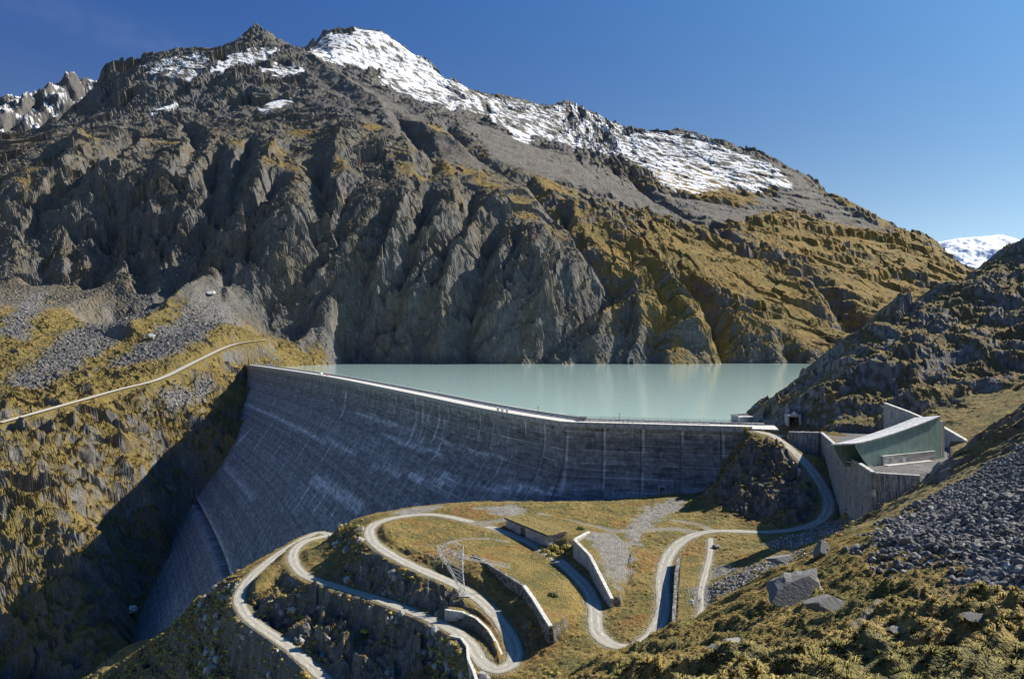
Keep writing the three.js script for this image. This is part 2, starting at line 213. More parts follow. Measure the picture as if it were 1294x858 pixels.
const peaks = [[322, 2650, 110, 46], [404, 2870, 46, 26], [713, 3060, 70, 20], [168, 2525, 60, 16], [650, 3000, 60, 14], [860, 3080, 60, 14], [262, 2600, 40, 12]].map(([px, Z, r, h]) => [(px - CX) / F * Z, Z, r, h]);
function cliffy(x, z, y) { // how broken the rock is: 1 on the great wall, less on grass and scree slopes
  let g = 0; for (const [gx, gz, r] of grassSpots) { const d = ((x - gx) ** 2 + (z - gz) ** 2) / (r * r); if (d < 6) g = Math.max(g, Math.exp(-d)); }
  return g;
}
function Hfar(x, z, out) {
  let y = H0(x, z), e = 3;
  const gx = (H0(x + e, z) - y) / e, gz = (H0(x, z + e) - y) / e, slope = Math.hypot(gx, gz), steep = smooth(0.45, 1.3, slope);
  const mtn = smooth(1300, 1420, z + (x < -380 ? -(x + 380) * 0.25 : 0)), bank = 1 - mtn;
  const grass = cliffy(x, z, y);
  let sc = 0; for (const p of screeFields) sc = Math.max(sc, p.w(x, z, 14, 16, 0.02));
  let cut = 0;
  const wx = x + 12 * fbm(x * .016, z * .016, 3), wz = z + 12 * fbm(x * .012 + 40, z * .012, 3);
  for (const g of gullies) { if (g.l.out(wx, wz, g.w * 2.2)) continue; const [d, , t] = g.l.near(wx, wz); const q = clamp(1 - d / (1.5 * g.w * (0.75 + 0.5 * t))); if (q > 0) cut = Math.max(cut, 2.15 * g.d * Math.pow(q, 1.2) * smooth(0, .14, t)); }
  y -= cut;
  for (const g of ribs) { if (g.l.out(wx, wz, g.w * 1.5)) continue; const [d, , t] = g.l.near(wx, wz); const q = clamp(1 - d / (1.5 * g.w)); if (q > 0) y += 1.6 * g.d * Math.pow(q, 1.25) * smooth(0, .1, t) * (1 - smooth(.9, 1, t)); }
  let sn = 0; for (const [k, p] of snowFields) sn = Math.max(sn, k * p.w(x, z, 16, 30, 0.02));
  for (const [cx, cz, r, h] of peaks) { const d = Math.hypot(x - cx, (z - cz) * .8) / r; if (d < 1) { const w = 1 - d; y += h * w * (1 + .25 * n2b(x / 22, z / 22)); sn *= 1 - smooth(.1, .4, w) * (h > 20 ? .8 : .3); } }
  const calm = (1 - .82 * sc) * (1 - .62 * grass) * (1 - .78 * smooth(.5, 1, sn));
  if (mtn > 0.01) {
    // broad buttresses parted by narrow chutes that lean with the strata, then broken planes of rock at smaller sizes
    const y0 = y + cut, lean = mix(-.46, .95, smooth(150, 560, x)), q = z + .8 * y0, w1 = 16 * fbm(x * .012, q * .012, 3), u = x + lean * y0 + w1, u2 = x + lean * 1.9 * y0 + .6 * w1;
    const g1 = Math.sqrt(Math.abs(n2(u / 125, y0 / 460 + z / 900))), g2 = Math.sqrt(Math.abs(n2b(u2 / 50, y0 / 190))), g3 = Math.sqrt(Math.abs(n2(u2 / 21 + 40, y0 / 60)));
    const rock = mtn * calm * mix(.40, 1, steep), fx = x + 6 * n2(x / 30, q / 30), fq = q + 6 * n2(x / 30 + 9, q / 30);
    y += rock * (16 * (g1 - .6) + 7 * (g2 - .6) + 2.5 * (g3 - .6) + .42 * facet(u + 10 * n2(x / 60, q / 60), q * .7, 150, 41) + .5 * facet(u + 7 * n2(x / 40, q / 40), q * .8, 74, 3) + .5 * facet(fx, fq, 31, 5) + .45 * facet(fx, fq, 13, 9) + .5 * facet(x, q, 5.5, 17)) * smooth(1350, 1430, z);
    for (const b of bands) { if (b.l.out(x, z, 70)) continue; const [d, , t] = b.l.near(x, z), p = b.l.p, k = Math.min(p.length - 2, Math.floor(t * (p.length - 1))), sd = ((p[k + 1][0] - p[k][0]) * (z - p[k][2]) - (p[k + 1][2] - p[k][2]) * (x - p[k][0])) > 0 ? d : -d; y += b.h * smooth(0, .08, t) * smooth(1, .92, t) * (.6 + .5 * n2(x / 35, 4)) * smooth(-3, 4, sd + 6 * n2b(x / 18, z / 18)) * smooth(70, 12, d); }
    y += mtn * (1 - .7 * sn) * (1.6 * fbm(x / 9, q / 10, 3) + rock * 2.2 * n2b(x / 6, q / 7));
    // strata: bands of cliff and ledge dipping to one side
    const per = mix(52, 34, smooth(0, 500, x)), ph = (y + .16 * x + 26 * fbm(x / 150, z / 150, 3)) / per, fr = ph - Math.floor(ph), saw = smooth(.52, .78, fr) - fr;
    y += mtn * saw * per * mix(.14, .55, smooth(250, 600, x)) * (1 - .6 * sn) * mix(1, .5, sc) * smooth(20, 90, y) * (1 - smooth(620, 900, y) * .6) * smooth(-.15, .35, fbm(x / 260 + 5, z / 260, 2));
  }
  if (bank > 0.01) {
    const on_ = smooth(3, 12, roadLeft.out(x, z, 14) ? 99 : roadLeft.near(x, z)[0]);
    const q = z + .9 * y, low = smooth(-40, 70, -y), r1 = ridged(x / 75 + 3, q / 70, 4, .5), r2 = ridged(x / 24, q / 22 + 5, 4, .52, n2b);
    y += bank * on_ * (mix(5, 15, low) * (r1 - .42) * (1 - .5 * sc) + mix(2.4, 6.5, low) * (r2 - .4) + (.35 + .65 * low) * (.42 * facet(x + 5 * n2(x / 20, q / 20), q, 27, 11) + .36 * facet(x, q * .8, 11, 15)) * (1 - .8 * sc) + 1.0 * fbm(x / 6, q / 6, 3) * (1 + sc));
  }
  if (!roadLeft.out(x, z, 16)) { const [d, ry] = roadLeft.near(x, z); y = mix(ry - .3, y, smooth(4.5, 15, d)); }
  if (out) { out.sn = sn; out.grass = grass; out.sc = sc; out.mtn = mtn; out.cut = cut; }
  return y;
}

// colour of far ground: rock, dry grass, scree and snow
const pal = (r, g, b) => [r, g, b];
const C = { rockGrey: pal(.235, .228, .22), rockWarm: pal(.25, .215, .165), rockDark: pal(.095, .092, .09), gold: pal(.46, .295, .06), olive: pal(.35, .255, .06), rust: pal(.33, .19, .055), scree: pal(.28, .268, .25), screeBrown: pal(.245, .205, .155), snow: pal(1.42, 1.43, 1.46) };
const lerp3 = (o, c, t) => { if (t <= 0) return; o[0] += (c[0] - o[0]) * t; o[1] += (c[1] - o[1]) * t; o[2] += (c[2] - o[2]) * t; };

function fan(name, H, colour, pxA, pxB, nc, rows, mat, flat = false, uvLean = 0) { // ground sheet: columns fan out with distance, rows at the given depths
  const nr = rows.length, pos = new Float32Array(nc * nr * 3), uv = new Float32Array(nc * nr * 2), col = new Float32Array(nc * nr * 3), info = new Array(nc * nr), idx = new Uint32Array((nc - 1) * (nr - 1) * 6);
  for (let j = 0, k = 0; j < nr; j++) for (let i = 0; i < nc; i++, k++) {
    const Z = rows[j], x = (mix(pxA, pxB, i / (nc - 1)) - CX) / F * Z, o = {}, y = H(x, Z, o); info[k] = o;
    pos[3 * k] = x; pos[3 * k + 1] = y; pos[3 * k + 2] = -Z; uv[2 * k] = x + uvLean * y; uv[2 * k + 1] = Z + y;
  }
  for (let j = 0, q = 0; j < nr - 1; j++) for (let i = 0; i < nc - 1; i++) { const a = j * nc + i; idx[q++] = a; idx[q++] = a + 1; idx[q++] = a + nc; idx[q++] = a + 1; idx[q++] = a + nc + 1; idx[q++] = a + nc; }
  const g = new THREE.BufferGeometry(); g.setAttribute('position', new THREE.BufferAttribute(pos, 3)); g.setAttribute('uv', new THREE.BufferAttribute(uv, 2)); g.setIndex(new THREE.BufferAttribute(idx, 1)); g.computeVertexNormals();
  const nn = g.attributes.normal.array; const c = [0, 0, 0];
  for (let k = 0; k < nc * nr; k++) { colour(pos[3 * k], pos[3 * k + 1], -pos[3 * k + 2], nn[3 * k], nn[3 * k + 1], nn[3 * k + 2], info[k], c); col[3 * k] = c[0]; col[3 * k + 1] = c[1]; col[3 * k + 2] = c[2]; }
  g.setAttribute('color', new THREE.BufferAttribute(col, 3)); if (flat) g.deleteAttribute('normal');
  const m = mesh(name, g, mat); m.userData.kind = 'structure'; return m;
}
function steps(a, b, f) { const r = []; for (let z = a; z < b;) { r.push(z); z += f(z); } r.push(b); return r; }

// grain for ground: mottled values around a mean, several scales, plus matching relief
function grainTexture(seed, size, fn, srgb = true) { const d = new Uint8Array(size * size * 4); for (let j = 0; j < size; j++) for (let i = 0; i < size; i++) { const c = fn(i / size, j / size); const o = 4 * (j * size + i); if (typeof c === 'number') { d[o] = d[o + 1] = d[o + 2] = clamp(c) * 255; } else { d[o] = clamp(c[0]) * 255; d[o + 1] = clamp(c[1]) * 255; d[o + 2] = clamp(c[2]) * 255; } d[o + 3] = 255; } const t = new THREE.DataTexture(d, size, size); t.wrapS = t.wrapT = THREE.RepeatWrapping; t.magFilter = THREE.LinearFilter; t.minFilter = THREE.LinearMipmapLinearFilter; t.generateMipmaps = true; if (srgb) t.colorSpace = THREE.SRGBColorSpace; t.needsUpdate = true; return t; }
function tileNoise(u, v, f, off = 0) { // seamless: noise on a torus
  const a = u * 2 * Math.PI, b = v * 2 * Math.PI, R = f / (2 * Math.PI);
  return (n3(R * Math.cos(a) + off, R * Math.sin(a), R * Math.cos(b)) + n3(R * Math.sin(b) + off + 31, R * Math.cos(a) - 17, R * Math.sin(a) + 9 + R * Math.cos(b))) * .7;
}
const rockTex = grainTexture(1, 512, (u, v) => { const a = tileNoise(u, v, 10), b = tileNoise(u, v, 30, 7), c = tileNoise(u, v, 80, 13), d = tileNoise(u, v, 160, 23); return .80 + .10 * a + .10 * b + .11 * c + .10 * d; });
const rockBump = grainTexture(2, 512, (u, v) => { const a = tileNoise(u, v, 14, 3), b = tileNoise(u, v, 40, 9), c = tileNoise(u, v, 100, 5); return .5 + .22 * (1 - 2 * Math.abs(a)) + .2 * b + .14 * c; }, false);
const cragTex = grainTexture(4, 1024, (u, v) => { const a = tileNoise(u, v, 14, 2), b = Math.abs(tileNoise(u, v, 40, 17)), c = Math.abs(tileNoise(u, v, 95, 33)), d = tileNoise(u, v, 210, 23); return .76 + .10 * a + .18 * smooth(0, .35, b) + .16 * smooth(0, .35, c) - .10 + .13 * d; });
const rep = (t, m) => { const c = t.clone(); c.repeat.set(1 / m, 1 / m); c.needsUpdate = true; return c; };
const farMat = new THREE.MeshStandardMaterial({ vertexColors: true, roughness: .95, metalness: 0, map: rep(cragTex, 90), bumpMap: rep(rockBump, 40), bumpScale: 4.2 });
const bankMat = new THREE.MeshStandardMaterial({ vertexColors: true, roughness: .95, map: rep(cragTex, 60), bumpMap: rep(rockBump, 26), bumpScale: 2.0 });

function farColour(x, y, z, nx, ny, nz, o, c) {
  const s1 = fbm(x / 70, z / 70, 4), s2 = fbm(x / 16 + 9, z / 16, 3), s3 = n2b(x / 4.5, z / 4.5);
  c[0] = C.rockGrey[0]; c[1] = C.rockGrey[1]; c[2] = C.rockGrey[2];
  lerp3(c, C.rockWarm, smooth(-.3, .5, s1 + .4 * s2));
  lerp3(c, C.rockDark, .75 * smooth(.15, .6, s2 + .4 * s3 - .12) * (1 - o.sc));
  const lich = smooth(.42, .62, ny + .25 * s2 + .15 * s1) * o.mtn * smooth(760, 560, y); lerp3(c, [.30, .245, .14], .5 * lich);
  lerp3(c, [.46, .45, .43], .7 * smooth(.25, .7, fbm(x / 28 + 50, y / 34, 3) + .3 * s3) * smooth(.75, .4, ny));
  // grass keeps to slopes that hold soil
  const zone = smooth(50, 420, x) * smooth(900, 560, y) * smooth(1380, 1460, z) + o.grass * 1.15 + (1 - o.mtn) * 1.42;
  const g = smooth(.30, .62, ny * 1.0 - .42 + .26 * s1 + .22 * s2 + .12 * s3 + (zone - .60) * .62 - .10 * Math.abs(n2b(x / 9, (z + y) / 9))) * smooth(.05, .45, zone) * (1 - o.sc * .93);
  const gc = [C.gold[0], C.gold[1], C.gold[2]]; lerp3(gc, C.olive, smooth(-.2, .5, fbm(x / 120 + 3, z / 120, 3))); lerp3(gc, C.rust, .55 * smooth(.05, .6, fbm(x / 60 + 30, z / 60 + 3, 3) + .3 * s2) * (o.mtn > .5 ? 1 : .5)); lerp3(gc, C.rockWarm, .25 * smooth(.0, .7, s3 + s2));
  if (o.mtn < .99) lerp3(gc, [.27, .21, .06], .65 * (1 - o.mtn));
  lerp3(c, gc, g);
  if (o.sc > 0) { const k = [...C.scree]; lerp3(k, C.screeBrown, smooth(-.4, .4, s1) * (y > 300 ? .85 : .3)); lerp3(k, C.rockDark, .45 * smooth(.1, .6, s3 * .7 + s2 * .5)); lerp3(c, k, o.sc * .95); }
  if (o.sn > 0) { const u = x + .6 * z, st = fbm(u / 40, (z + y) / 150, 3), bd = n2b(x / 90, (y + .2 * x) / 13); lerp3(c, C.snow, smooth(.47, .53, o.sn * (.55 + .42 * st + .30 * bd + .07 * s2) + .34 * (ny - .62))); }
}
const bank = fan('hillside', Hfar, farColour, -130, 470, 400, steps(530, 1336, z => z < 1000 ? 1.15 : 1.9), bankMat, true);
tag(bank, 'steep grass and rock slope with moraine and scree across the valley from the road', 'hillside');
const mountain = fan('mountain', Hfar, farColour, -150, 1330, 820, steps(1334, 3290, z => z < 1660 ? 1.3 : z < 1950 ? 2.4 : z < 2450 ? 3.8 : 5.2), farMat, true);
tag(mountain, 'great grey rock mountain with golden grass and snow fields above the lake', 'mountain');

// ---------------------------------------------------------------- far summits beyond
function farRidge(name, label, sky, Z, drop, colour, spread, mat, rough) {
  const pts = sky.map(([px, py]) => [(px - CX) / F * Z, EYE - (py - HOR) / F * Z]);
  const top = x => { let i = 1; while (i < pts.length - 1 && pts[i][0] < x) i++; const a = pts[i - 1], b = pts[i]; return a[1] + (b[1] - a[1]) * clamp((x - a[0]) / (b[0] - a[0])); };
  const H = (x, z) => { const d = Math.abs(z - Z), q = z - Z; return top(x) - d * drop + rough * smooth(0, Z * .01, d) * (1.0 * fbm(x / (Z * .05), z / (Z * .05), 4, .5)) + rough * .05 * fbm(x / (Z * .006), z / (Z * .006), 3); };
  const p0 = sky[0][0], p1 = sky[sky.length - 1][0];
  return tag(fan(name, H, colour, p0, p1, 220, steps(Z - spread, Z + spread * .25, () => Z * .0022), mat), label, 'mountain');
}
const iceMat = new THREE.MeshStandardMaterial({ vertexColors: true, roughness: .7 });
farRidge('snowy_ridge', 'jagged far ridge dusted with snow behind the shoulder of the mountain', [[-160, 150], [-60, 118], [-20, 134], [5, 131], [20, 122], [36, 123], [52, 120], [64, 118], [78, 112], [90, 105], [100, 99], [106, 96], [112, 100], [124, 102], [135, 110], [160, 130], [200, 170]], 4300, .66, (x, y, z, nx, ny, nz, o, c) => { const a = fbm(x / 120, z / 120, 4), b = n2b(x / 220, y / 26), d = n2(x / 18, z / 18); c[0] = .19; c[1] = .175; c[2] = .165; lerp3(c, C.snow, smooth(.40, .46, ny * .55 + .22 * a + .16 * b + .10 * d)); }, 900, farMat, 130);
farRidge('glacier_summit', 'smooth white glacier summit far up the valley', [[1090, 360], [1140, 325], [1170, 309], [1190, 305], [1210, 301], [1232, 299], [1250, 298], [1262, 296], [1268, 296.5], [1282, 300], [1296, 308], [1330, 318], [1400, 330]], 9000, .45, (x, y, z, nx, ny, nz, o, c) => { const a = fbm(x / 400, z / 300, 4), b = fbm(x / 130, (y + x * .2) / 60, 3); c[0] = .9; c[1] = .91; c[2] = .93; lerp3(c, [.45, .47, .52], .6 * smooth(.35, .6, a + .4 * b)); lerp3(c, [.2, .19, .19], smooth(.55, .7, a + .5 * b - .5 * ny + .25)); }, 1500, iceMat, 62);

// ---------------------------------------------------------------- lake
{
  const g = new THREE.PlaneGeometry(2600, 1300, 1, 1); g.rotateX(-Math.PI / 2);
  const p = [[-560, 1330], [-432, 1175], [-290, 930], [-182, 733], [-124, 615], [-58, 476], [-26, 407], [0, 358], [26, 316], [112, 294], [140, 330], [1300, 900], [1300, 1480], [-560, 1480]];
  const s = new THREE.Shape(p.map(([x, z]) => new THREE.Vector2(x, z))); const sg = new THREE.ShapeGeometry(s); sg.rotateX(-Math.PI / 2);
  const uv = sg.attributes.uv, ps = sg.attributes.position; for (let i = 0; i < uv.count; i++) uv.setXY(i, ps.getX(i), ps.getZ(i));
  const ripple = grainTexture(3, 512, (u, v) => .5 + .2 * tileNoise(u, v, 8, 2) + .16 * tileNoise(u, v, 22, 4) + .12 * tileNoise(u, v, 60, 8), false);
  const m = new THREE.MeshPhysicalMaterial({ color: new THREE.Color().setRGB(.42, .575, .545), roughness: .05, ior: 1.33, bumpMap: rep(ripple, 60), bumpScale: .06 });
  const w = mesh('lake', sg, m); tag(w, 'milky turquoise reservoir lake held behind the dam', 'lake', null, 'structure');
}

// ---------------------------------------------------------------- near ground: knoll with the hairpin road, station terrace, rock spur and the slope the photographer stands on
const R1 = rounded([on(955, 545, 3.9), on(975, 550, 3.2), on(992, 561, .6), on(1010, 577, -3.2), on(1030, 600, -7.6), on(1043, 622, -11.6), on(1047, 641, -14.6), on(1036, 658, -17.6), on(1008, 668, -19.5), on(970, 672, -20.6), on(930, 671, -21.4), on(900, 671, -22), on(874, 677, -22.6), on(855, 689, -23.4), on(842, 708, -24.4), on(837, 735, -25.6), on(838, 768, -27), on(827, 796, -28), on(802, 816, -28.8), on(774, 814, -29.2), on(754, 797, -29), on(752, 773, -28.6), on(745, 748, -28), on(722, 722, -27.2), on(690, 697, -26.4), on(640, 673, -25.6), on(590, 658, -25.2), on(545, 650, -25), on(505, 653, -25), on(476, 661, -25.2), on(467, 672, -25.6), on(478, 690, -26.3), on(520, 714, -27.7), on(575, 738, -29.5), on(612, 762, -30.6), on(636, 790, -32), on(650, 818, -33), on(646, 838, -33.4), on(627, 845, -33.6), on(608, 834, -33.7), on(596, 815, -33.8), on(575, 797, -34), on(540, 780, -34.5), on(480, 757, -35.5), on(420, 739, -36.9), on(385, 726, -37.8), on(371, 708, -38.5), on(374, 693, -39), on(390, 682, -39.6), on(415, 676, -40.3), on(402, 673, -41), on(366, 691, -42), on(335, 713, -43), on(314, 733, -44), on(303, 755, -45), on(316, 781, -46), on(363, 814, -47.5), on(413, 858, -50), on(470, 910, -52.5)], 6);
const mainRoad = new Line(R1); const ROADW = 1.85;
const side = [ // lesser tracks across the plateau: [half width, points]
  [1.5, rounded([on(600, 661, -25), on(628, 658, -24.6), on(650, 652, -24.2), on(655, 645, -24), on(640, 641, -23.8), on(605, 642, -24)])],
  [1.2, rounded([on(684, 655, -23.6), on(715, 657, -23.4), on(742, 663, -23.2), on(757, 666, -23)])], [1.6, rounded([on(757, 667, -23), on(775, 670, -23), on(800, 671, -23), on(850, 668, -22.6), on(880, 672, -22.4)])],
  [.9, rounded([on(898, 680, -22.3), on(897, 700, -22.6), on(891, 725, -23.2), on(886, 745, -23.8), on(885, 770, -24.6), on(883, 788, -25)])], [.9, rounded([on(850, 657, -22.3), on(880, 662, -22.2), on(898, 669, -22)])],
  [2.2, rounded([on(505, 647, -24.8), on(530, 642, -24.6), on(552, 640, -24.6)])], [.5, rounded([on(555, 690, -26.2), on(580, 682, -25.8), on(615, 680, -25.6), on(640, 684, -25.7)])]
].map(([w, p]) => ({ w, l: new Line(p) }));

const nearPts = [];
for (let i = 0; i < R1.length; i += 5) nearPts.push(R1[i]);
for (const t of side) for (let i = 0; i < t.l.p.length; i += 10) nearPts.push(t.l.p[i]);
const nOn = (...l) => { for (const q of l) nearPts.push(on(...q)); }, nAt = (...l) => { for (const q of l) nearPts.push(at(...q)); };
// plateau by the dam and its rim
nOn([560, 637, -24.6], [600, 634, -24.2], [660, 634, -23.6], [720, 634, -23], [780, 632, -22.4], [830, 628, -21], [860, 624, -20.5], [520, 641, -24.8], [480, 648, -25.4], [454, 656, -26.5], [440, 662, -29], [700, 645, -23.2], [760, 645, -22.8], [820, 650, -22.4], [860, 640, -21.2], [800, 690, -23.6], [810, 740, -26], [800, 775, -27.5], [780, 700, -23], [700, 740, -26.6], [720, 780, -28], [690, 770, -27], [640, 705, -26], [590, 690, -25.8], [560, 672, -25.4], [520, 668, -25.2], [540, 690, -26.8], [640, 650, -24.2], [610, 715, -25.9]);
nAt([860, 622, 292], [800, 634, 296], [720, 650, 306], [660, 660, 318], [600, 680, 348], [540, 690, 380], [450, 720, 440], [380, 760, 470], [300, 790, 520], [250, 800, 560], [180, 815, 600], [100, 900, 520]);
// slopes between the loops and below them
nOn([480, 706, -29.3], [520, 740, -31.8], [556, 757, -32], [470, 735, -33], [430, 716, -34.5], [410, 700, -36], [400, 690, -38.8], [424, 682, -37.5], [440, 690, -31.5], [595, 770, -31.5], [540, 800, -38], [480, 790, -40.5], [560, 830, -39.5], [430, 775, -41.5], [390, 770, -43], [350, 745, -42.5], [345, 770, -44.5], [400, 810, -46], [450, 820, -44.5], [500, 840, -44], [520, 865, -44.5], [460, 870, -49.5], [585, 850, -38.5], [580, 880, -42],
  [640, 862, -34.5], [670, 850, -33], [690, 830, -31.5], [700, 850, -31.5], [720, 870, -31],
  [285, 748, -49.5], [270, 770, -56], [230, 795, -67], [180, 825, -79], [120, 850, -92], [300, 800, -53.5], [330, 830, -57], [260, 840, -69], [200, 870, -84], [380, 870, -57], [320, 880, -65], [60, 890, -110]);
nAt([225, 805, 300], [165, 840, 300], [270, 775, 312], [318, 742, 322], [110, 868, 300], [350, 712, 335], [430, 685, 300], [455, 672, 285]);
for (const [x, y, z] of [[-260, -205, 330], [-300, -235, 420], [-320, -248, 520], [-230, -190, 400], [-190, -150, 440], [-280, -240, 250], [-200, -170, 190], [-160, -140, 150], [-100, -100, 130], [-60, -70, 120], [-20, -50, 110], [-100, -66, 220], [-40, -22, 40], [-20, 14, 10], [-30, -5, 20], [-80, -60, 60]]) nearPts.push([x, y, z]);
// rock knoll by the dam's end, hollow and ground under the station wall
nOn([985, 556, 2.2], [960, 562, 1], [935, 578, -4], [920, 600, -12], [905, 622, -19.5], [960, 600, -9], [945, 640, -18], [980, 620, -12.5], [1000, 640, -15.5], [990, 655, -18], [1015, 610, -10.8], [930, 655, -20.8], [1020, 575, -2.5], [1030, 585, -8], [1055, 634, -14.6], [1075, 632, -12], [1098, 626, -7.5], [1062, 650, -16.8], [1080, 650, -15]);
// spur: foot, face and crest
nOn([952, 527, .6], [975, 531, 4.2], [1010, 538, 4], [1060, 546, 4], [1110, 548, 4]);
nAt([948, 528, 368], [953, 511, 378], [965, 505, 376], [992, 489, 368], [1015, 474, 360], [1037, 459, 354], [1077, 426, 350], [1103, 408, 350], [1140, 385, 354], [1182, 364, 360], [1222, 345, 366], [1252, 332, 371], [1294, 309, 380], [1340, 285, 392], [1420, 240, 410], [1500, 210, 420], [980, 515, 330], [1000, 520, 312], [1020, 505, 318], [1020, 525, 302], [1060, 480, 310], [1060, 515, 293], [1100, 460, 308], [1100, 515, 288], [1150, 430, 316], [1150, 505, 283], [1200, 410, 324], [1170, 480, 292], [1260, 380, 332], [1340, 340, 345],
  [1220, 470, 290], [1290, 450, 288], [1180, 512, 272], [1230, 520, 256], [1290, 500, 252], [1360, 450, 265], [1240, 540, 235], [1280, 535, 222], [1350, 500, 220], [1450, 420, 260]);
for (const [x, y, z] of [[118, -34, 400], [120, -30, 430], [150, -34, 470], [250, 10, 500], [350, 50, 520], [60, -44, 400], [90, -34, 360], [180, -14, 440], [250, 30, 450], [150, -20, 410], [330, 60, 470]]) nearPts.push([x, y, z]);
// the near slope: crest line as seen, the hollow behind it, and the ground at the photographer's feet
nAt([760, 838, 96], [800, 820, 100], [840, 805, 104], [882, 786, 108], [930, 752, 114], [975, 722, 120], [1010, 702, 126], [1060, 678, 134], [1110, 652, 142], [1150, 628, 148], [1200, 598, 154], [1245, 560, 160], [1294, 520, 166], [1370, 460, 176], [1460, 400, 190],
  [720, 858, 94], [690, 880, 92], [880, 820, 86], [960, 800, 76], [1080, 800, 58], [1180, 800, 52], [1294, 800, 48], [1294, 700, 66], [1294, 620, 96], [1200, 660, 108], [1200, 730, 72], [1100, 720, 84], [1020, 740, 92], [1100, 860, 44], [1200, 870, 40], [1294, 880, 36], [960, 870, 54], [850, 870, 68], [1400, 800, 46], [1400, 650, 76], [1500, 600, 90]);
nearPts.push([4, EYE - 1.9, 1], [-6, EYE - 5, 6], [10, EYE - 3.4, 5], [18, EYE - 5.5, 16], [8, EYE - 8.5, 18], [30, EYE - 3.5, 12], [60, EYE + 10, 20], [90, EYE + 18, 60]);
nOn([1000, 690, -17], [960, 690, -20], [1060, 665, -15], [1110, 640, -8.5], [900, 740, -22.8], [920, 710, -21.6], [870, 800, -25.6], [840, 812, -28], [1000, 680, -18.4], [1140, 620, -3.5], [1180, 600, 1]);
const nearBase = new Spline(nearPts, -340, 420, 2, 640, 2.6, 160, 3e-6);
const N0 = (x, z) => nearBase.y(x, z);

// levelled ground: polygons with a plane fitted through their corners
function bench(l, soft = .5) {
  const p = l.map(q => q.length > 3 ? at(q[0], q[1], q[3]) : on(...q)); let sx = 0, sy = 0, sz = 0; for (const q of p) { sx += q[0]; sy += q[1]; sz += q[2]; } sx /= p.length; sy /= p.length; sz /= p.length;
  let a = 0, b = 0, c = 0, d = 0, e = 0; for (const q of p) { const x = q[0] - sx, z = q[2] - sz, y = q[1] - sy; a += x * x; b += x * z; c += z * z; d += x * y; e += z * y; }
  const det = a * c - b * b, gx = (d * c - e * b) / det, gz = (a * e - b * d) / det;
  return { p, l: new Line(p), soft, y: (x, z) => sy + gx * (x - sx) + gz * (z - sz) };
}
const terrace = bench([[985, 544, 3.6], [1040, 547, 3.6], [1062, 566, 3.6], [1079, 580, 3.6], [1105, 597, 3.6], [1160, 601, 3.6], [1200, 590, 3.6], [1200, 564, 3.6], [1140, 550, 3.6], [1060, 546.2, 3.6]], .4);
const apron = bench([[727, 684, -21.2], [747, 703.5, -22.6], [766, 740, -25], [775, 757, -26.6], [784, 758, -26.6], [790, 720, -24.2], [800, 690, -22.6], [775, 674, -22], [746, 674, -21.6]], .4);
const lawn = bench([[600, 700, -25.4], [613, 709, -25.4], [642, 727, -25.6], [663, 740, -25.8], [676, 757, -26.2], [689, 778, -26.6], [698, 792, -27], [715, 785, -27.6], [725, 755, -27.4], [700, 722, -26.6], [650, 692, -25.9], [615, 690, -25.6]], .4);
const shelf = bench([[859, 703, -22.6], [855, 745, -24], [853, 792, -25.4], [876, 794, -25.2], [892, 740, -23.4], [884, 700, -22.6]], .4);
const bunkerA = on(640, 666, -25.4), bunkerB = on(694, 690.5, -25.7), bunkerTop = bunkerA[1] + 3.1;
const mound = (() => { const dx = bunkerB[0] - bunkerA[0], dz = bunkerB[2] - bunkerA[2], l = Math.hypot(dx, dz), tx = dx / l, tz = dz / l, nx = -tz, nz = tx; const q = (a, b) => [bunkerA[0] + tx * a + nx * b, bunkerTop, bunkerA[2] + tz * a + nz * b]; const p = [q(2.2, 4.2), q(l + .4, 4.2), q(l + .8, 1.2), q(l + 4, 4), q(l + 6, 10), q(l + 2, 20), q(-2, 16), q(-3, 8)]; return { p, l: new Line(p), soft: 2.6, y: (x, z) => bunkerTop + .02 * ((x - bunkerA[0]) * nx + (z - bunkerA[2]) * nz) }; })();
const pit = bench([[556, 786, -34.5], [580, 790, -34.3], [602, 797, -34.1], [618, 812, -33.9], [627, 829, -33.6], [618, 838, -33.5], [604, 824, -33.6], [585, 803, -33.9]], .4);
const strip = bench([[566, 765, -31.7], [586, 768, -31.7], [606, 777, -31.8], [622, 792, -32.3], [632, 809, -32.9], [637, 823, -33.4], [634, 829, -33.5], [627, 811, -33.0], [617, 796, -32.4], [602, 782, -31.9], [585, 774, -31.8], [564, 771, -31.8]], .3);
const benches = [terrace, apron, lawn, shelf, mound, pit, strip];
const screeNear = new Patch([[1100, 692], [1135, 660], [1185, 628], [1240, 590], [1294, 560], [1330, 545], [1330, 760], [1290, 752], [1240, 745], [1190, 722], [1140, 706]].map(([a, b]) => march(N0, a, b, 20, 300)));
const screeLow = [new Patch([[880, 745], [930, 722], [990, 700], [1030, 690], [1000, 712], [930, 745], [870, 765]].map(([a, b]) => march(N0, a, b, 20, 300))), new Patch([[960, 690], [1040, 655], [1110, 640], [1060, 672], [1010, 690]].map(([a, b]) => march(N0, a, b, 20, 300)))];
const gravel = [[[800, 700], [790, 668], [815, 640], [850, 630], [868, 634], [838, 655], [815, 672]], [[750, 700], [735, 682], [765, 676], [800, 688], [796, 730], [782, 752], [772, 748]], [[612, 642], [648, 636], [668, 642], [650, 652], [625, 650]], [[1052, 560], [1040, 548], [1100, 545], [1150, 555], [1200, 570], [1200, 600], [1105, 600]], [[900, 712], [925, 715], [928, 722], [900, 728]], [[560, 640], [505, 645], [500, 650], [540, 648]], [[680, 690], [700, 694], [692, 702], [668, 690]]].map(l => new Patch(l.map(([a, b]) => march(N0, a, b, 120, 320))));
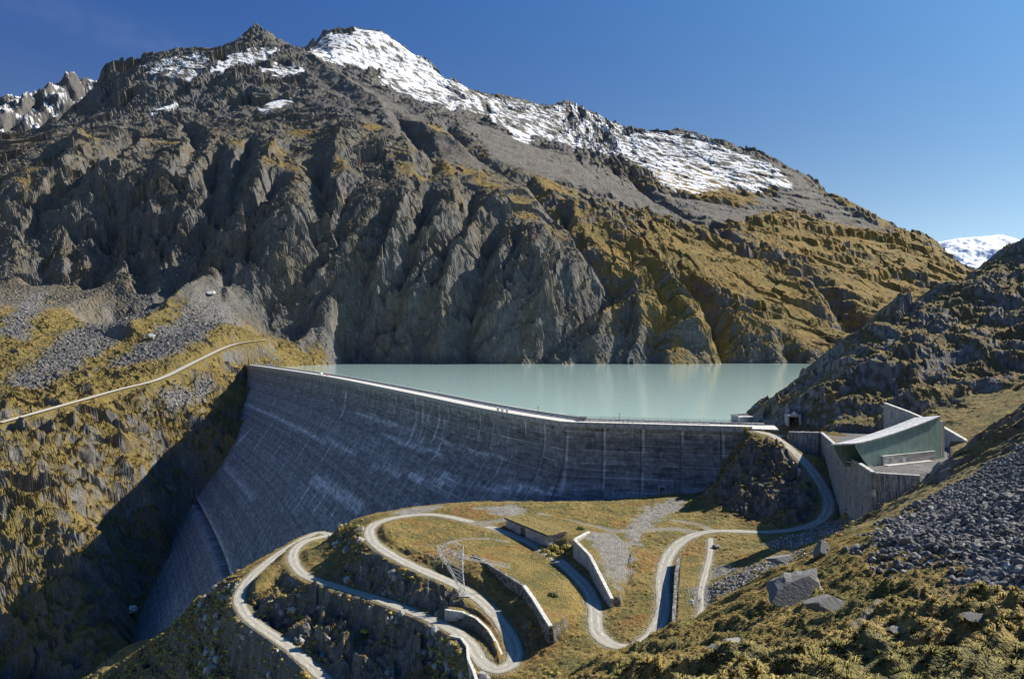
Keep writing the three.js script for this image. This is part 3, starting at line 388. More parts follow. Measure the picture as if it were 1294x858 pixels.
const footpath = new Line(rounded([[1118, 768], [1095, 790], [1070, 812], [1048, 832], [1040, 862]].map(([a, b]) => march(N0, a, b, 20, 160))));
const cliffBand = [ // outcrops: [half width m, strength, pixels...]
  [9, 1, 480, 712, 520, 732, 560, 752, 590, 765], [12, 1.2, 330, 775, 380, 800, 440, 845, 470, 870], [9, 1, 400, 760, 450, 790, 520, 830], [8, .8, 360, 740, 400, 760], [12, 1.2, 930, 600, 960, 630, 1000, 640], [10, 1, 985, 580, 1020, 620]
].map(([w, s, ...l]) => { const p = []; for (let i = 0; i < l.length; i += 2) p.push(march(N0, l[i], l[i + 1], 130, 420)); return { w, s, l: new Line(p) }; });

const damLine = new Line(crestPlan.filter(p => p[2] < 700));
function Hnear(x, z, out) {
  let y = N0(x, z); const e = .8, gx = (N0(x + e, z) - y) / e, gz = (N0(x, z + e) - y) / e, slope = Math.hypot(gx, gz);
  const spur = smooth(284, 300, z + .1 * (x - 110)) * smooth(60, 100, x) + smooth(250, 285, z) * smooth(120, 150, x), steep = smooth(.45, 1.1, slope);
  let dr = 1e9, ry = 0; if (!mainRoad.out(x, z, 16)) { const r = mainRoad.near(x, z); dr = r[0]; ry = r[1]; }
  let ds = 1e9, sy = 0; for (const t of side) { if (t.l.out(x, z, 8)) continue; const r = t.l.near(x, z), d = r[0] - t.w; if (d < ds) { ds = d; sy = r[1]; } }
  let lev = 0, ly = 0; for (const b of benches) { if (b.l.out(x, z, b.soft + 1)) continue; const w = smooth(-b.soft, b.soft, signed(b.p, x, z)); if (w > lev) { lev = w; ly = b.y(x, z); } }
  let scr = screeNear.w(x, z, 3, 5, .06); let sl = 0; for (const p of screeLow) sl = Math.max(sl, p.w(x, z, 1.5, 4, .08));
  let crag = 0; for (const b of cliffBand) { if (b.l.out(x, z, b.w * 1.5)) continue; crag = Math.max(crag, b.s * smooth(b.w * 1.3, b.w * .3, b.l.near(x, z)[0])); }
  const close = smooth(150, 90, z), free = smooth(2.3, 3.6, dr) * smooth(0, 3, ds) * (1 - lev);
  const knoll = 1 - Math.max(close, clamp(spur));
  const q = z + .9 * y, r1 = ridged(x / 26 + 2, q / 26, 4, .5), r2 = ridged(x / 8.5, q / 8.5 + 4, 3, .5, n2b), f1 = fbm(x / 9, q / 9, 3);
  const rocky = clamp(steep * .9 + crag * .8) * (1 - close * .6) + .25 * smooth(-60, -90, y);
  y += free * ( knoll * ((rocky + .5 * smooth(9, 4, dr) * steep) * (3.6 * (r1 - .42) + 1.5 * (r2 - .42) + .55 * facet(x + 2 * n2(x / 8, q / 8), q, 8, 21) + .55 * facet(x, q * .9, 3.4, 25)) + .35 * f1 + .14 * n2(x / 2.2, z / 2.2)));
  if (spur > 0.01) { const u = x + .5 * z, b1 = ridged(u / 62, q / 85 + 8, 3, .5), b2 = fbm(u / 17, q / 21, 4, .5, n2b), ra = .82 * x + .57 * y, rb = .82 * (y + .3 * z) - .57 * x, ph = (rb + 5 * fbm(x / 40, z / 40, 2)) / 12, fr = ph - Math.floor(ph);
    y += clamp(spur) * free * smooth(-6, 12, y) * (6 * (b1 - .45) + 1.4 * b2 + .36 * facet(ra * .6, rb + 4 * n2(x / 20, q / 20), 22, 31, .6) + .42 * facet(ra * .7, rb + 2 * n2(x / 7, q / 7), 8, 35, .6) + .3 * facet(ra, rb, 3, 37) + .7 * fbm(x / 3.5, q / 3.5, 3) + 2.4 * (smooth(.45, .8, fr) - fr) * smooth(4, 14, y) * smooth(-.3, .4, n2(x / 30, q / 30))); }
  if (close > 0) { // tussocks and boulders' hollows, hummocks running down the slope
    const h1 = fbm(x / 6.5, z / 6.5, 3), h2 = 1 - Math.abs(n2b(x / 1.7, z / 1.5)), strip = fbm((x + z * .5) / 9, (z - x * .5) / 34, 3);
    y += close * free * ((1 - .6 * scr) * (1.0 * h1 + .5 * h2 * smooth(125, 80, z) + 1.1 * strip + .5 * (1 - Math.abs(n2(x / 3.4, z / 2.8)))) + scr * (.35 * fbm(x / 4, z / 4, 3) + .12 * n2b(x / 1.1, z / 1.1)) + .08 * n2(x / .6, z / .6)) * smooth(4, 16, z);
    if (!footpath.out(x, z, 4)) y -= .25 * smooth(1.4, .3, footpath.near(x, z)[0]);
  }
  y += free * sl * .35 * n2(x / 1.6, z / 1.6);
  if (dr < 12) { const up = y > ry; y = mix(ry - .05, y, smooth(ROADW + .4, ROADW + (up ? 3.2 : 3.8), dr)); }
  if (ds < 4) y = mix(sy - .04, y, smooth(0, 3.2, Math.max(0, ds)));
  if (lev > 0) y = mix(y, ly, lev * smooth(ROADW - .2, ROADW + .5, dr));
  if (out) { out.spur = clamp(spur); out.scr = scr; out.sl = sl; out.crag = crag; out.close = close; out.dr = dr; out.ds = ds; out.lev = lev; out.deck = lev > .5 && ly > 3 && ly < 4; out.steep = steep; }
  return y;
}
const NC = { gold: [0.415, 0.287, 0.067], straw: [0.488, 0.378, 0.134], olive: [0.244, 0.213, 0.055], green: [.13, .145, .035], rust: [0.403, 0.183, 0.043], earth: [.16, .115, .07], rock: [.25, .24, .225], rockPale: [.40, .39, .37], rockDark: [.11, .105, .10], gravel: [.44, .42, .38], heath: [.19, .14, .06] };
function nearColour(x, y, z, nx, ny, nz, o, c) {
  const s1 = fbm(x / 14, z / 14, 4), s2 = fbm(x / 3.4 + 8, z / 3.4, 3), s3 = n2b(x / .9, z / .9), s4 = fbm(x / 30 + 70, z / 30, 3);
  const gc = [...NC.gold]; lerp3(gc, NC.olive, smooth(-.25, .45, s1 + .3 * s2)); lerp3(gc, NC.rust, .7 * smooth(.12, .55, s4 + .35 * s2) * (1 - o.close)); lerp3(gc, NC.straw, .6 * smooth(.0, .6, -s1 + .4 * s2)); lerp3(gc, NC.green, .4 * smooth(.2, .6, s2 - s1 * .5)); lerp3(gc, NC.earth, .3 * smooth(.1, .7, s3));
  const rc = [...NC.rock]; lerp3(rc, NC.rockPale, (o.spur > .5 ? 1 : .7) * smooth(o.spur > .5 ? -.35 : .1, o.spur > .5 ? .3 : .6, s2 + .3 * s3)); lerp3(rc, NC.rockDark, .7 * smooth(.0, .6, -s2 - .3 * s3));
  c[0] = gc[0]; c[1] = gc[1]; c[2] = gc[2];
  if (o.spur > 0) lerp3(c, NC.heath, o.spur * .55 * smooth(-.3, .3, s2 + s1));
  // heath and bare soil on banks
  lerp3(c, NC.heath, .75 * (1 - o.close) * smooth(.88, .66, ny + .1 * s2) );
  const rk = smooth(.42, .62, 1 - ny + .22 * s2 + .2 * s1 + .22 * o.crag + .1 * s3 + (o.close > .5 ? -.18 : o.spur > .5 ? .16 + .34 * s4 : 0));
  lerp3(c, rc, rk);
  let gv = 0; if (z > 118) for (const p of gravel) gv = Math.max(gv, p.w(x, z, 1.2, 3, .15)); gv = Math.max(gv, .8 * smooth(1.2, -.1, o.ds + .6 * s2), .55 * smooth(ROADW + 1.4, ROADW, o.dr + .5 * s2));
  const gl = [...NC.gravel]; lerp3(gl, NC.rock, .6 * smooth(-.2, .5, s2)); lerp3(gl, NC.olive, .35 * smooth(.2, .6, s1)); lerp3(c, gl, gv * .92);
  if (o.deck) { c[0] = c[1] = c[2] = .23 + .05 * s2; lerp3(c, NC.gravel, .4 * smooth(.1, .6, s1)); }
  if (o.scr > 0) { const k = [...NC.rockDark]; lerp3(k, NC.rock, .5 * smooth(-.3, .5, s3)); lerp3(c, k, o.scr); }
  if (o.sl > 0) { const k = [...NC.rockPale]; lerp3(k, NC.rock, smooth(-.3, .3, s3 + s2)); lerp3(c, k, o.sl * smooth(-.25, .25, s2 + s3 * .5 + .2)); }
  if (o.close > .2 && !footpath.out(x, z, 3)) lerp3(c, [.36, .31, .23], .85 * smooth(.75, .25, footpath.near(x, z)[0] + .25 * s3));
}
const grassTex = grainTexture(5, 512, (u, v) => .80 + .12 * tileNoise(u, v, 24, 3) + .14 * tileNoise(u, v, 70, 5) + .12 * tileNoise(u, v, 150, 8));
const grassBump = grainTexture(6, 512, (u, v) => .5 + .25 * tileNoise(u, v, 40, 11) + .2 * tileNoise(u, v, 100, 15), false);
const knollMat = new THREE.MeshStandardMaterial({ vertexColors: true, roughness: .95, map: rep(grassTex, 16), bumpMap: rep(rockBump, 9), bumpScale: .45 });
const slopeMat = new THREE.MeshStandardMaterial({ vertexColors: true, roughness: .95, map: rep(grassTex, 5), bumpMap: rep(grassBump, 4), bumpScale: .16 });
const knoll = fan('knoll', Hnear, nearColour, -190, 1560, 850, steps(128, 600, z => z < 262 ? z * .0024 : z < 300 ? z * .0033 : z < 420 ? z * .0035 : 5), knollMat, true);
tag(knoll, 'grassy knoll and rock spur carrying the hairpin road below the dam', 'knoll');
const slope = fan('grass_slope', Hnear, nearColour, 540, 2000, 640, steps(1.5, 129, z => Math.max(.12, z * .0085)), slopeMat);
tag(slope, 'tussocky golden mountain slope with scree above the knoll', 'slope');

// ---------------------------------------------------------------- the dam
const noiseLine = (x, s) => n2(x, s * 17.3);
const damTex = (() => { // cast concrete, 160 m square: lifts of 3.2 m, form panels of 4 m, pale lime along the seams and running down from them, dark weathering
  const S = 2048, M = 160, k = S / M, d = new Uint8Array(S * S * 4), v = new Float32Array(S * S), R = rng(91);
  const nl = M / 3.2, np = M / 4, tint = []; for (let i = 0; i < nl * np; i++) tint.push((R() - .5) * .13);
  const rowT = [], seam = []; for (let i = 0; i < nl; i++) { rowT.push((R() - .5) * .12); seam.push(R() < .4 ? .5 + R() * .6 : .15 + R() * .2); }
  for (let j = 0; j < S; j++) { const y = j / k, li = Math.floor(y / 3.2) % nl, fy = y - Math.floor(y / 3.2) * 3.2;
    for (let i = 0; i < S; i++) { const x = i / k, pi = Math.floor(x / 4) % np, fx = x - Math.floor(x / 4) * 4, u = i / S, w = j / S;
      let c = .60 + tint[li * np + pi] + rowT[li];
      c += .07 * n2(x * .35, y * .35) + .05 * n2b(x * 1.3, y * .9);
      if (li % 4 === 0 && fy < 1) c += .16 * (1 - fy) * smooth(-.5, .3, n2(x * .03, li)); const pres = smooth(-.25, .5, n2(x * .045 + li * 9.1, li * 3.7)) * seam[li];
      if (fy < .6) c += .50 * pres * (1 - fy / .6) * (.6 + .4 * n2b(x * 2.1, li)); else if (fy < .8) c -= .07;
      if (fx < .22) c += .14 * smooth(-.1, .5, n2b(pi * 5.1, y * .06)) * smooth(.22, 0, fx);
      const jx = x - Math.floor(x / 16) * 16, jd = Math.min(jx, 16 - jx); if (jd < .7) c += .24 * smooth(.8, .1, jd) * smooth(-.5, .25, n2(Math.floor((x + 8) / 16) * 7.7, y * .05));
      c -= .10 * smooth(.1, .7, n2(x * .06, y * .3)) ;
      v[j * S + i] = c; } }
  for (let q = 0; q < 190; q++) { // runs of lime below seams
    const x0 = R() * M, l0 = Math.floor(R() * nl) * 3.2, wd = .25 + R() * R() * 1.4, len = 2 + R() * R() * 16, a = .10 + R() * .26;
    for (let j = 0; j < len * k; j++) for (let i = -wd * k; i < wd * k; i++) { const jj = (Math.round(l0 * k) + j) % S, ii = (Math.round(x0 * k + i) + S) % S, f = smooth(1, .3, Math.abs(i) / (wd * k)) * (1 - j / (len * k)) * (.55 + .45 * n2b(ii * .35, j * .004)); v[jj * S + ii] += a * f; } }
  for (let i = 0; i < S * S; i++) { const c = clamp(v[i], .2, 1); d[4 * i] = c * 250; d[4 * i + 1] = c * 251; d[4 * i + 2] = c * 252; d[4 * i + 3] = 255; }
  const t = new THREE.DataTexture(d, S, S); t.wrapS = t.wrapT = THREE.RepeatWrapping; t.magFilter = THREE.LinearFilter; t.generateMipmaps = true; t.minFilter = THREE.LinearMipmapLinearFilter; t.colorSpace = THREE.SRGBColorSpace; t.needsUpdate = true; return t;
})();
const damMat = new THREE.MeshStandardMaterial({ vertexColors: true, roughness: .9, map: rep(damTex, 160) });
const concreteTex = grainTexture(8, 512, (u, v) => .78 + .10 * tileNoise(u, v, 6, 3) + .09 * tileNoise(u, v, 22, 9) + .07 * tileNoise(u, v, 90, 4) + .10 * smooth(.1, .7, tileNoise(u, v * .12, 46, 6)));
const concreteMat = new THREE.MeshStandardMaterial({ color: new THREE.Color().setRGB(.62, .61, .58), roughness: .9, map: rep(concreteTex, 12), bumpMap: rep(rockBump, 5), bumpScale: .03 });
const paleMat = new THREE.MeshStandardMaterial({ color: new THREE.Color().setRGB(.80, .78, .72), roughness: .9, map: rep(concreteTex, 7) });
const darkMat = new THREE.MeshStandardMaterial({ color: new THREE.Color().setRGB(.17, .17, .17), roughness: .9, map: rep(concreteTex, 3) });
const steelMat = new THREE.MeshStandardMaterial({ color: new THREE.Color().setRGB(.10, .105, .11), roughness: .55, metalness: .6 });
const galvMat = new THREE.MeshStandardMaterial({ color: new THREE.Color().setRGB(.62, .64, .66), roughness: .5, metalness: .5 });

const groundAt = (x, z) => z > 620 ? Hfar(x, z) : Hnear(x, z);
const S0 = 95, MONO = 16, NM = Math.floor((DAM_L - S0) / MONO);
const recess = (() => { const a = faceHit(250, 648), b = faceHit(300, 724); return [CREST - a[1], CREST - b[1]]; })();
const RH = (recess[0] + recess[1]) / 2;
// white lime marks seen on the face: [px, py, px, py, half width m]
const limeMarks = [[340, 522, 395, 548, 3.2], [395, 548, 450, 574, 2.2], [300, 505, 340, 522, 1.8], [395, 604, 455, 642, 4.4], [398, 604, 372, 644, 2.2], [415, 618, 396, 648, 1.8], [432, 630, 420, 650, 1.6], [437, 497, 432, 524, 2.4], [527, 523, 518, 556, 2.6], [534, 524, 525, 566, 1.7], [541, 526, 532, 560, 1.5], [562, 530, 550, 578, 2.0], [555, 530, 548, 556, 1.6], [285, 588, 322, 630, 2.4], [300, 560, 314, 545, 4], [470, 590, 560, 612, 1.6], [560, 600, 640, 625, 1.5], [350, 528, 322, 566, 1.5], [372, 538, 346, 575, 1.5], [395, 549, 372, 584, 1.4], [420, 560, 398, 596, 1.4], [640, 608, 700, 622, 1.5], [450, 520, 520, 545, 1.3], [560, 560, 640, 580, 1.3], [480, 548, 560, 575, 1.3]].map(([a, b, c, d, w]) => ({ a: faceHit(a, b), b: faceHit(c, d), w }));
function lime(p) { let m = 0; for (const { a, b, w } of limeMarks) { if (!a || !b) continue; const dx = b[0] - a[0], dy = b[1] - a[1], dz = b[2] - a[2], t = clamp(((p[0] - a[0]) * dx + (p[1] - a[1]) * dy + (p[2] - a[2]) * dz) / (dx * dx + dy * dy + dz * dz + 1e-6)), e = Math.hypot(p[0] - a[0] - dx * t, p[1] - a[1] - dy * t, p[2] - a[2] - dz * t); m = Math.max(m, smooth(w * 1.25, w * .55, e + w * .4 * n2(p[0] * .4, p[1] * .4))); } return m; }
function monolith(s0, s1, hmax) {
  const cols = 10, hs = []; for (let h = -0.0; h < hmax; h += h < 30 ? 1.6 : 3.2) hs.push(h); hs.push(hmax);
  if (hmax > RH + 12) { hs.push(RH - .01, RH + .01, RH + 6.5, RH + 6.52); hs.sort((a, b) => a - b); }
  const pos = [], uv = [], col = [], idx = []; const push = (p, u, v, c) => { pos.push(p[0], p[1], -p[2]); uv.push(u, v); col.push(c[0], c[1], c[2]); return pos.length / 3 - 1; };
  const n = hs.length, G = [];
  for (let j = 0; j < n; j++) for (let i = 0; i <= cols; i++) {
    const s = mix(s0, s1, i / cols), h = hs[j], rc = h > RH && h < RH + 6.51 && hmax > RH + 12 && s < 830 ? -7 : 0, p = facePoint(s, h, rc + (h < 2.2 ? .5 : 0));
    const a = s * .013, w = .62 + .12 * fbm(s * .02, h * .03, 3);
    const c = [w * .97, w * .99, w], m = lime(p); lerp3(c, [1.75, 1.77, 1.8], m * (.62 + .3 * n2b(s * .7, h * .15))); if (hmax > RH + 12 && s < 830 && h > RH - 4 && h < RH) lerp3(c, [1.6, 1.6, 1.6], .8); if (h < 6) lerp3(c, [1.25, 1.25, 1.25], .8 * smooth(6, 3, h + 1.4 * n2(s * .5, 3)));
    G.push(push(p, s, h * 1.22, c));
  }
  for (let j = 0; j < n - 1; j++) for (let i = 0; i < cols; i++) { const a = G[j * (cols + 1) + i], b = a + 1, c = a + cols + 1, d = c + 1; idx.push(a, c, b, b, c, d); }
  // top, sides and the upright upstream face
  const up = s => { const c = crestAt(s); return [c.x - c.nx * 14, c.z - c.nz * 14]; }, w = [.6, .6, .6];
  const U0 = up(s0), U1 = up(s1), low = CREST - hmax;
  const ring = (s, U, flip) => { const r = []; for (let j = 0; j < n; j++) { const rc = hs[j] > RH && hs[j] < RH + 6.51 && hmax > RH + 12 && s < 830 ? -7 : 0, p = facePoint(s, hs[j], rc + (hs[j] < 2.2 ? .5 : 0)); r.push([push(p, p[2], hs[j], w), push([U[0], p[1], U[1]], p[2] + 20, hs[j], w)]); } for (let j = 0; j < n - 1; j++) { const [a, b] = r[j], [c, d] = r[j + 1]; flip ? idx.push(a, c, b, b, c, d) : idx.push(a, b, c, b, d, c); } };
  ring(s0, U0, false); ring(s1, U1, true);
  const A = push(facePoint(s0, 0, .5), s0, 0, w), B = push(facePoint(s1, 0, .5), s1, 0, w), Cc = push([U0[0], CREST, U0[1]], s0, 15, w), D = push([U1[0], CREST, U1[1]], s1, 15, w); idx.push(A, B, Cc, B, D, Cc);
  const E = push([U0[0], CREST, U0[1]], s0, 0, w), H = push([U1[0], CREST, U1[1]], s1, 0, w), I = push([U0[0], low, U0[1]], s0, hmax, w), J = push([U1[0], low, U1[1]], s1, hmax, w); idx.push(E, H, I, H, J, I);
  const g = new THREE.BufferGeometry(); g.setAttribute('position', new THREE.Float32BufferAttribute(pos, 3)); g.setAttribute('uv', new THREE.Float32BufferAttribute(uv, 2)); g.setAttribute('color', new THREE.Float32BufferAttribute(col, 3)); g.setIndex(idx); g.computeVertexNormals(); return g;
}
const dam = thing('gravity_dam', 'huge curved grey concrete dam wall with lime streaked face and pale crest road', 'dam');
for (let i = 0; i < NM; i++) {
  const s0 = S0 + i * MONO, s1 = s0 + MONO - .16; let h = 24;
  for (; h < 272; h += 6) { const p = facePoint((s0 + s1) / 2, h); if (p[1] < groundAt(p[0], p[2]) - 22) break; }
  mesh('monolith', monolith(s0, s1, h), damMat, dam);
}
function sweep(sA, sB, prof, step = 6, close = true) { // profile [offset downstream, y] carried along the crest
  const pos = [], uv = [], idx = [], n = prof.length, N = Math.max(1, Math.round((sB - sA) / step)); let per = [0]; for (let k = 1; k <= n; k++) { const a = prof[k - 1], b = prof[k % n]; per.push(per[k - 1] + Math.hypot(a[0] - b[0], a[1] - b[1])); }
  for (let j = 0; j <= N; j++) { const s = mix(sA, sB, j / N), c = crestAt(s); for (let k = 0; k <= n; k++) { const q = prof[k % n]; pos.push(c.x + c.nx * q[0], q[1], -(c.z + c.nz * q[0])); uv.push(s, per[k]); } }
  for (let j = 0; j < N; j++) for (let k = 0; k < n; k++) { const a = j * (n + 1) + k, b = a + 1, c = a + n + 1, d = c + 1; idx.push(a, b, c, b, d, c); }
  for (const j of [0, N]) for (let k = 1; k < n - 1; k++) idx.push(j * (n + 1), j * (n + 1) + k, j * (n + 1) + k + 1);
  let g = new THREE.BufferGeometry(); g.setAttribute('position', new THREE.Float32BufferAttribute(pos, 3)); g.setAttribute('uv', new THREE.Float32BufferAttribute(uv, 2)); g.setIndex(idx); g = g.toNonIndexed(); g.computeVertexNormals(); return g;
}
const SE = S0 + NM * MONO;
mesh('crest_road', sweep(S0 + 10, SE + 6, [[.9, CREST + .005], [.9, CREST + .45], [-13.6, CREST + .45], [-13.6, CREST + .005]]), paleMat, dam);
mesh('downstream_parapet', sweep(S0 + 14, SE - 4, [[1.3, CREST - .9], [1.3, CREST + 1.3], [.85, CREST + 1.3], [.85, CREST - .9]]), concreteMat, dam);
mesh('upstream_walkway', sweep(S0 + 40, SE - 20, [[-11.2, CREST + .46], [-11.2, CREST + .9], [-13.0, CREST + .9], [-13.0, CREST + .46]]), concreteMat, dam);
mesh('upstream_parapet', sweep(S0 + 46, SE - 74, [[-13.1, CREST + .46], [-13.1, CREST + 2.0], [-14.0, CREST + 2.0], [-14.0, CREST - 4]]), paleMat, dam);
mesh('upstream_parapet', sweep(SE - 73.8, SE + 2, [[-13.1, CREST + .46], [-13.1, CREST + 1.3], [-14.0, CREST + 1.3], [-14.0, CREST - 4]]), paleMat, dam);
{ // guard rail along the wing: posts and three rails
  const rail = mesh('guard_rail', merge([1.3, 1.75, 2.2].map(y => sweep(SE - 96, SE - 6, [[-13.45, CREST + y], [-13.45, CREST + y + .09], [-13.54, CREST + y + .09], [-13.54, CREST + y]], 4))), steelMat, dam);
  for (let s = SE - 96; s < SE - 5; s += 6) { const c = crestAt(s); const p = mesh('rail_post', new THREE.CylinderGeometry(.07, .07, 1.9, 6), steelMat, dam); p.position.set(c.x - c.nx * 13.5, CREST + 1.4, -(c.z - c.nz * 13.5)); }
  for (const s of [SE - 58, SE - 120, SE - 260, SE - 330, SE - 420, SE - 520]) { const c = crestAt(s); const p = mesh('lamp_post', merge([new THREE.CylinderGeometry(.09, .13, 3.4, 7), box(.5, .35, .9, 0, 1.8, 0)]), steelMat, dam); p.position.set(c.x - c.nx * 12.6, CREST + 2.1, -(c.z - c.nz * 12.6)); }
}
{ // gallery doorway low on the wing
  const p = faceHit(840, 622), s = (() => { let b = 1e9, r = 0; for (let q = SE - 120; q < SE; q += .5) { const f = facePoint(q, CREST - p[1]); const e = Math.hypot(f[0] - p[0], f[2] - p[2]); if (e < b) { b = e; r = q; } } return r; })(), c = crestAt(s), a = Math.atan2(c.nx, -c.nz);
  const f = facePoint(s, CREST - p[1]);
  const fr = mesh('gallery_door', merge([box(.5, 3.2, 1.0, -1.35, .3, 0), box(.5, 3.2, 1.0, 1.35, .3, 0), box(3.2, .5, 1.0, 0, 2.1, 0)]), concreteMat, dam); fr.position.set(f[0], f[1], -f[2]); fr.rotation.y = Math.PI + a + Math.PI; fr.lookAt(f[0] + c.nx * 10, f[1], -(f[2] + c.nz * 10));
  const dr = mesh('door_leaf', box(2.2, 3.2, .3, 0, .25, -.3), new THREE.MeshStandardMaterial({ color: new THREE.Color().setRGB(.10, .11, .12), roughness: .6, metalness: .4 }), fr);
}
{ // end block where the wing dies into the rock
  const p = on(931, 612, -19), blk = thing('concrete_buttress', 'small pale concrete buttress at the end of the dam wing', 'buttress', [p[0], p[1], -p[2]], .35); mesh('buttress_wall', box(3.2, 11, 9, 1, 4.2, -3), concreteMat, blk);
}

// ---------------------------------------------------------------- roads
function ribbon(name, pts, hw, lift, mat, label, cat = 'road') {
  const P = pts.map(p => new THREE.Vector3(p[0], p[1], -p[2])), pos = [], uv = [], idx = []; let L = 0; const across = [-1, -.5, 0, .5, 1];
  for (let i = 0; i < P.length; i++) {
    const t = P[Math.min(P.length - 1, i + 1)].clone().sub(P[Math.max(0, i - 1)]); t.y = 0; t.normalize(); if (i) L += P[i].distanceTo(P[i - 1]);
    const w = hw * (1 + .10 * n2(L * .12, 3) + .07 * n2b(L * .5, 9)); for (const a of across) { pos.push(P[i].x - t.z * w * a, P[i].y + lift - .05 * Math.abs(a) * Math.abs(a), P[i].z + t.x * w * a); uv.push((a + 1) / 2, L / 24); }
  }
  const n = across.length; for (let i = 0; i + 1 < P.length; i++) for (let k = 0; k < n - 1; k++) { const a = i * n + k; idx.push(a, a + 1, a + n, a + 1, a + n + 1, a + n); }
  const g = new THREE.BufferGeometry(); g.setAttribute('position', new THREE.Float32BufferAttribute(pos, 3)); g.setAttribute('uv', new THREE.Float32BufferAttribute(uv, 2)); g.setIndex(idx); g.computeVertexNormals();
  return tag(mesh(name, g, mat), label, cat, null, 'structure');
}
const roadTex = grainTexture(9, 512, (u, v) => { const tr = Math.exp(-(((u - .28) / .09) ** 2)) + Math.exp(-(((u - .72) / .09) ** 2)), n = tileNoise(u, v, 12, 3), m = tileNoise(u * 4 % 1, v, 60, 8); const edge = smooth(.06, 0, u + .05 * n) + smooth(.94, 1, u + .05 * n); const k = .66 + .13 * tr * (.7 + .5 * n) + .07 * n + .09 * m; return [k * (1 - .15 * edge), k * .975 * (1 - .2 * edge), k * .92 * (1 - .4 * edge)]; });
const roadMat = new THREE.MeshStandardMaterial({ color: new THREE.Color().setRGB(.66, .655, .63), roughness: .95, map: roadTex });
const paleRoad = new THREE.MeshStandardMaterial({ color: new THREE.Color().setRGB(.95, .93, .88), roughness: .95, map: roadTex });
const smoothRoad = rounded(R1.filter((_, i) => i % 3 === 0), 8);
ribbon('hairpin_road', smoothRoad, ROADW, .08, roadMat, 'pale gravel road winding in hairpins over the grassy knoll');
ribbon('service_road', roadLeft.p.slice(1).map(p => p), 5, 1.1, paleRoad, 'straight pale road climbing the slope beyond the dam');
ribbon('foot_track', side[3].l.p, .8, .05, roadMat, 'narrow pale footpath leaving the road by the stone wall', 'path');

// ---------------------------------------------------------------- walls
const stoneTex = grainTexture(10, 1024, (() => { const R = rng(5), pts = []; const N = 26; for (let j = 0; j < N; j++) for (let i = 0; i < N; i++) pts.push([(i + .15 + .7 * R()) / N, (j + .15 + .7 * R()) / N, R()]);
  return (u, v) => { const ci = Math.floor(u * N), cj = Math.floor(v * N); let a = 9, b = 9, id = 0; for (let y = -1; y <= 1; y++) for (let x = -1; x <= 1; x++) { const q = pts[((cj + y + N) % N) * N + (ci + x + N) % N]; let dx = Math.abs(q[0] - u), dy = Math.abs(q[1] - v); if (dx > .5) dx = 1 - dx; if (dy > .5) dy = 1 - dy; const d = Math.hypot(dx, dy * 1.4) * N; if (d < a) { b = a; a = d; id = q[2]; } else if (d < b) b = d; } return (.3 + .5 * id) * (.35 + .65 * smooth(.03, .16, b - a)) + .08 * tileNoise(u, v, 90, 2); }; })());
const stoneMat = new THREE.MeshStandardMaterial({ color: new THREE.Color().setRGB(.50, .49, .47), roughness: .95, map: rep(stoneTex, 14), bumpMap: rep(stoneTex, 14), bumpScale: .12 });
const streakTex = grainTexture(14, 512, (u, v) => { const a = tileNoise(u, v * .08, 34, 3), b = tileNoise(u, v * .2, 70, 6), c = tileNoise(u, v, 10, 9), j = (u * 3) % 1 < .02 || (v * 4) % 1 < .03 ? -.12 : 0; return .68 + .24 * a + .12 * b + .10 * c + j; });
const streakMat = new THREE.MeshStandardMaterial({ color: new THREE.Color().setRGB(.60, .59, .56), roughness: .9, map: rep(streakTex, 14) });
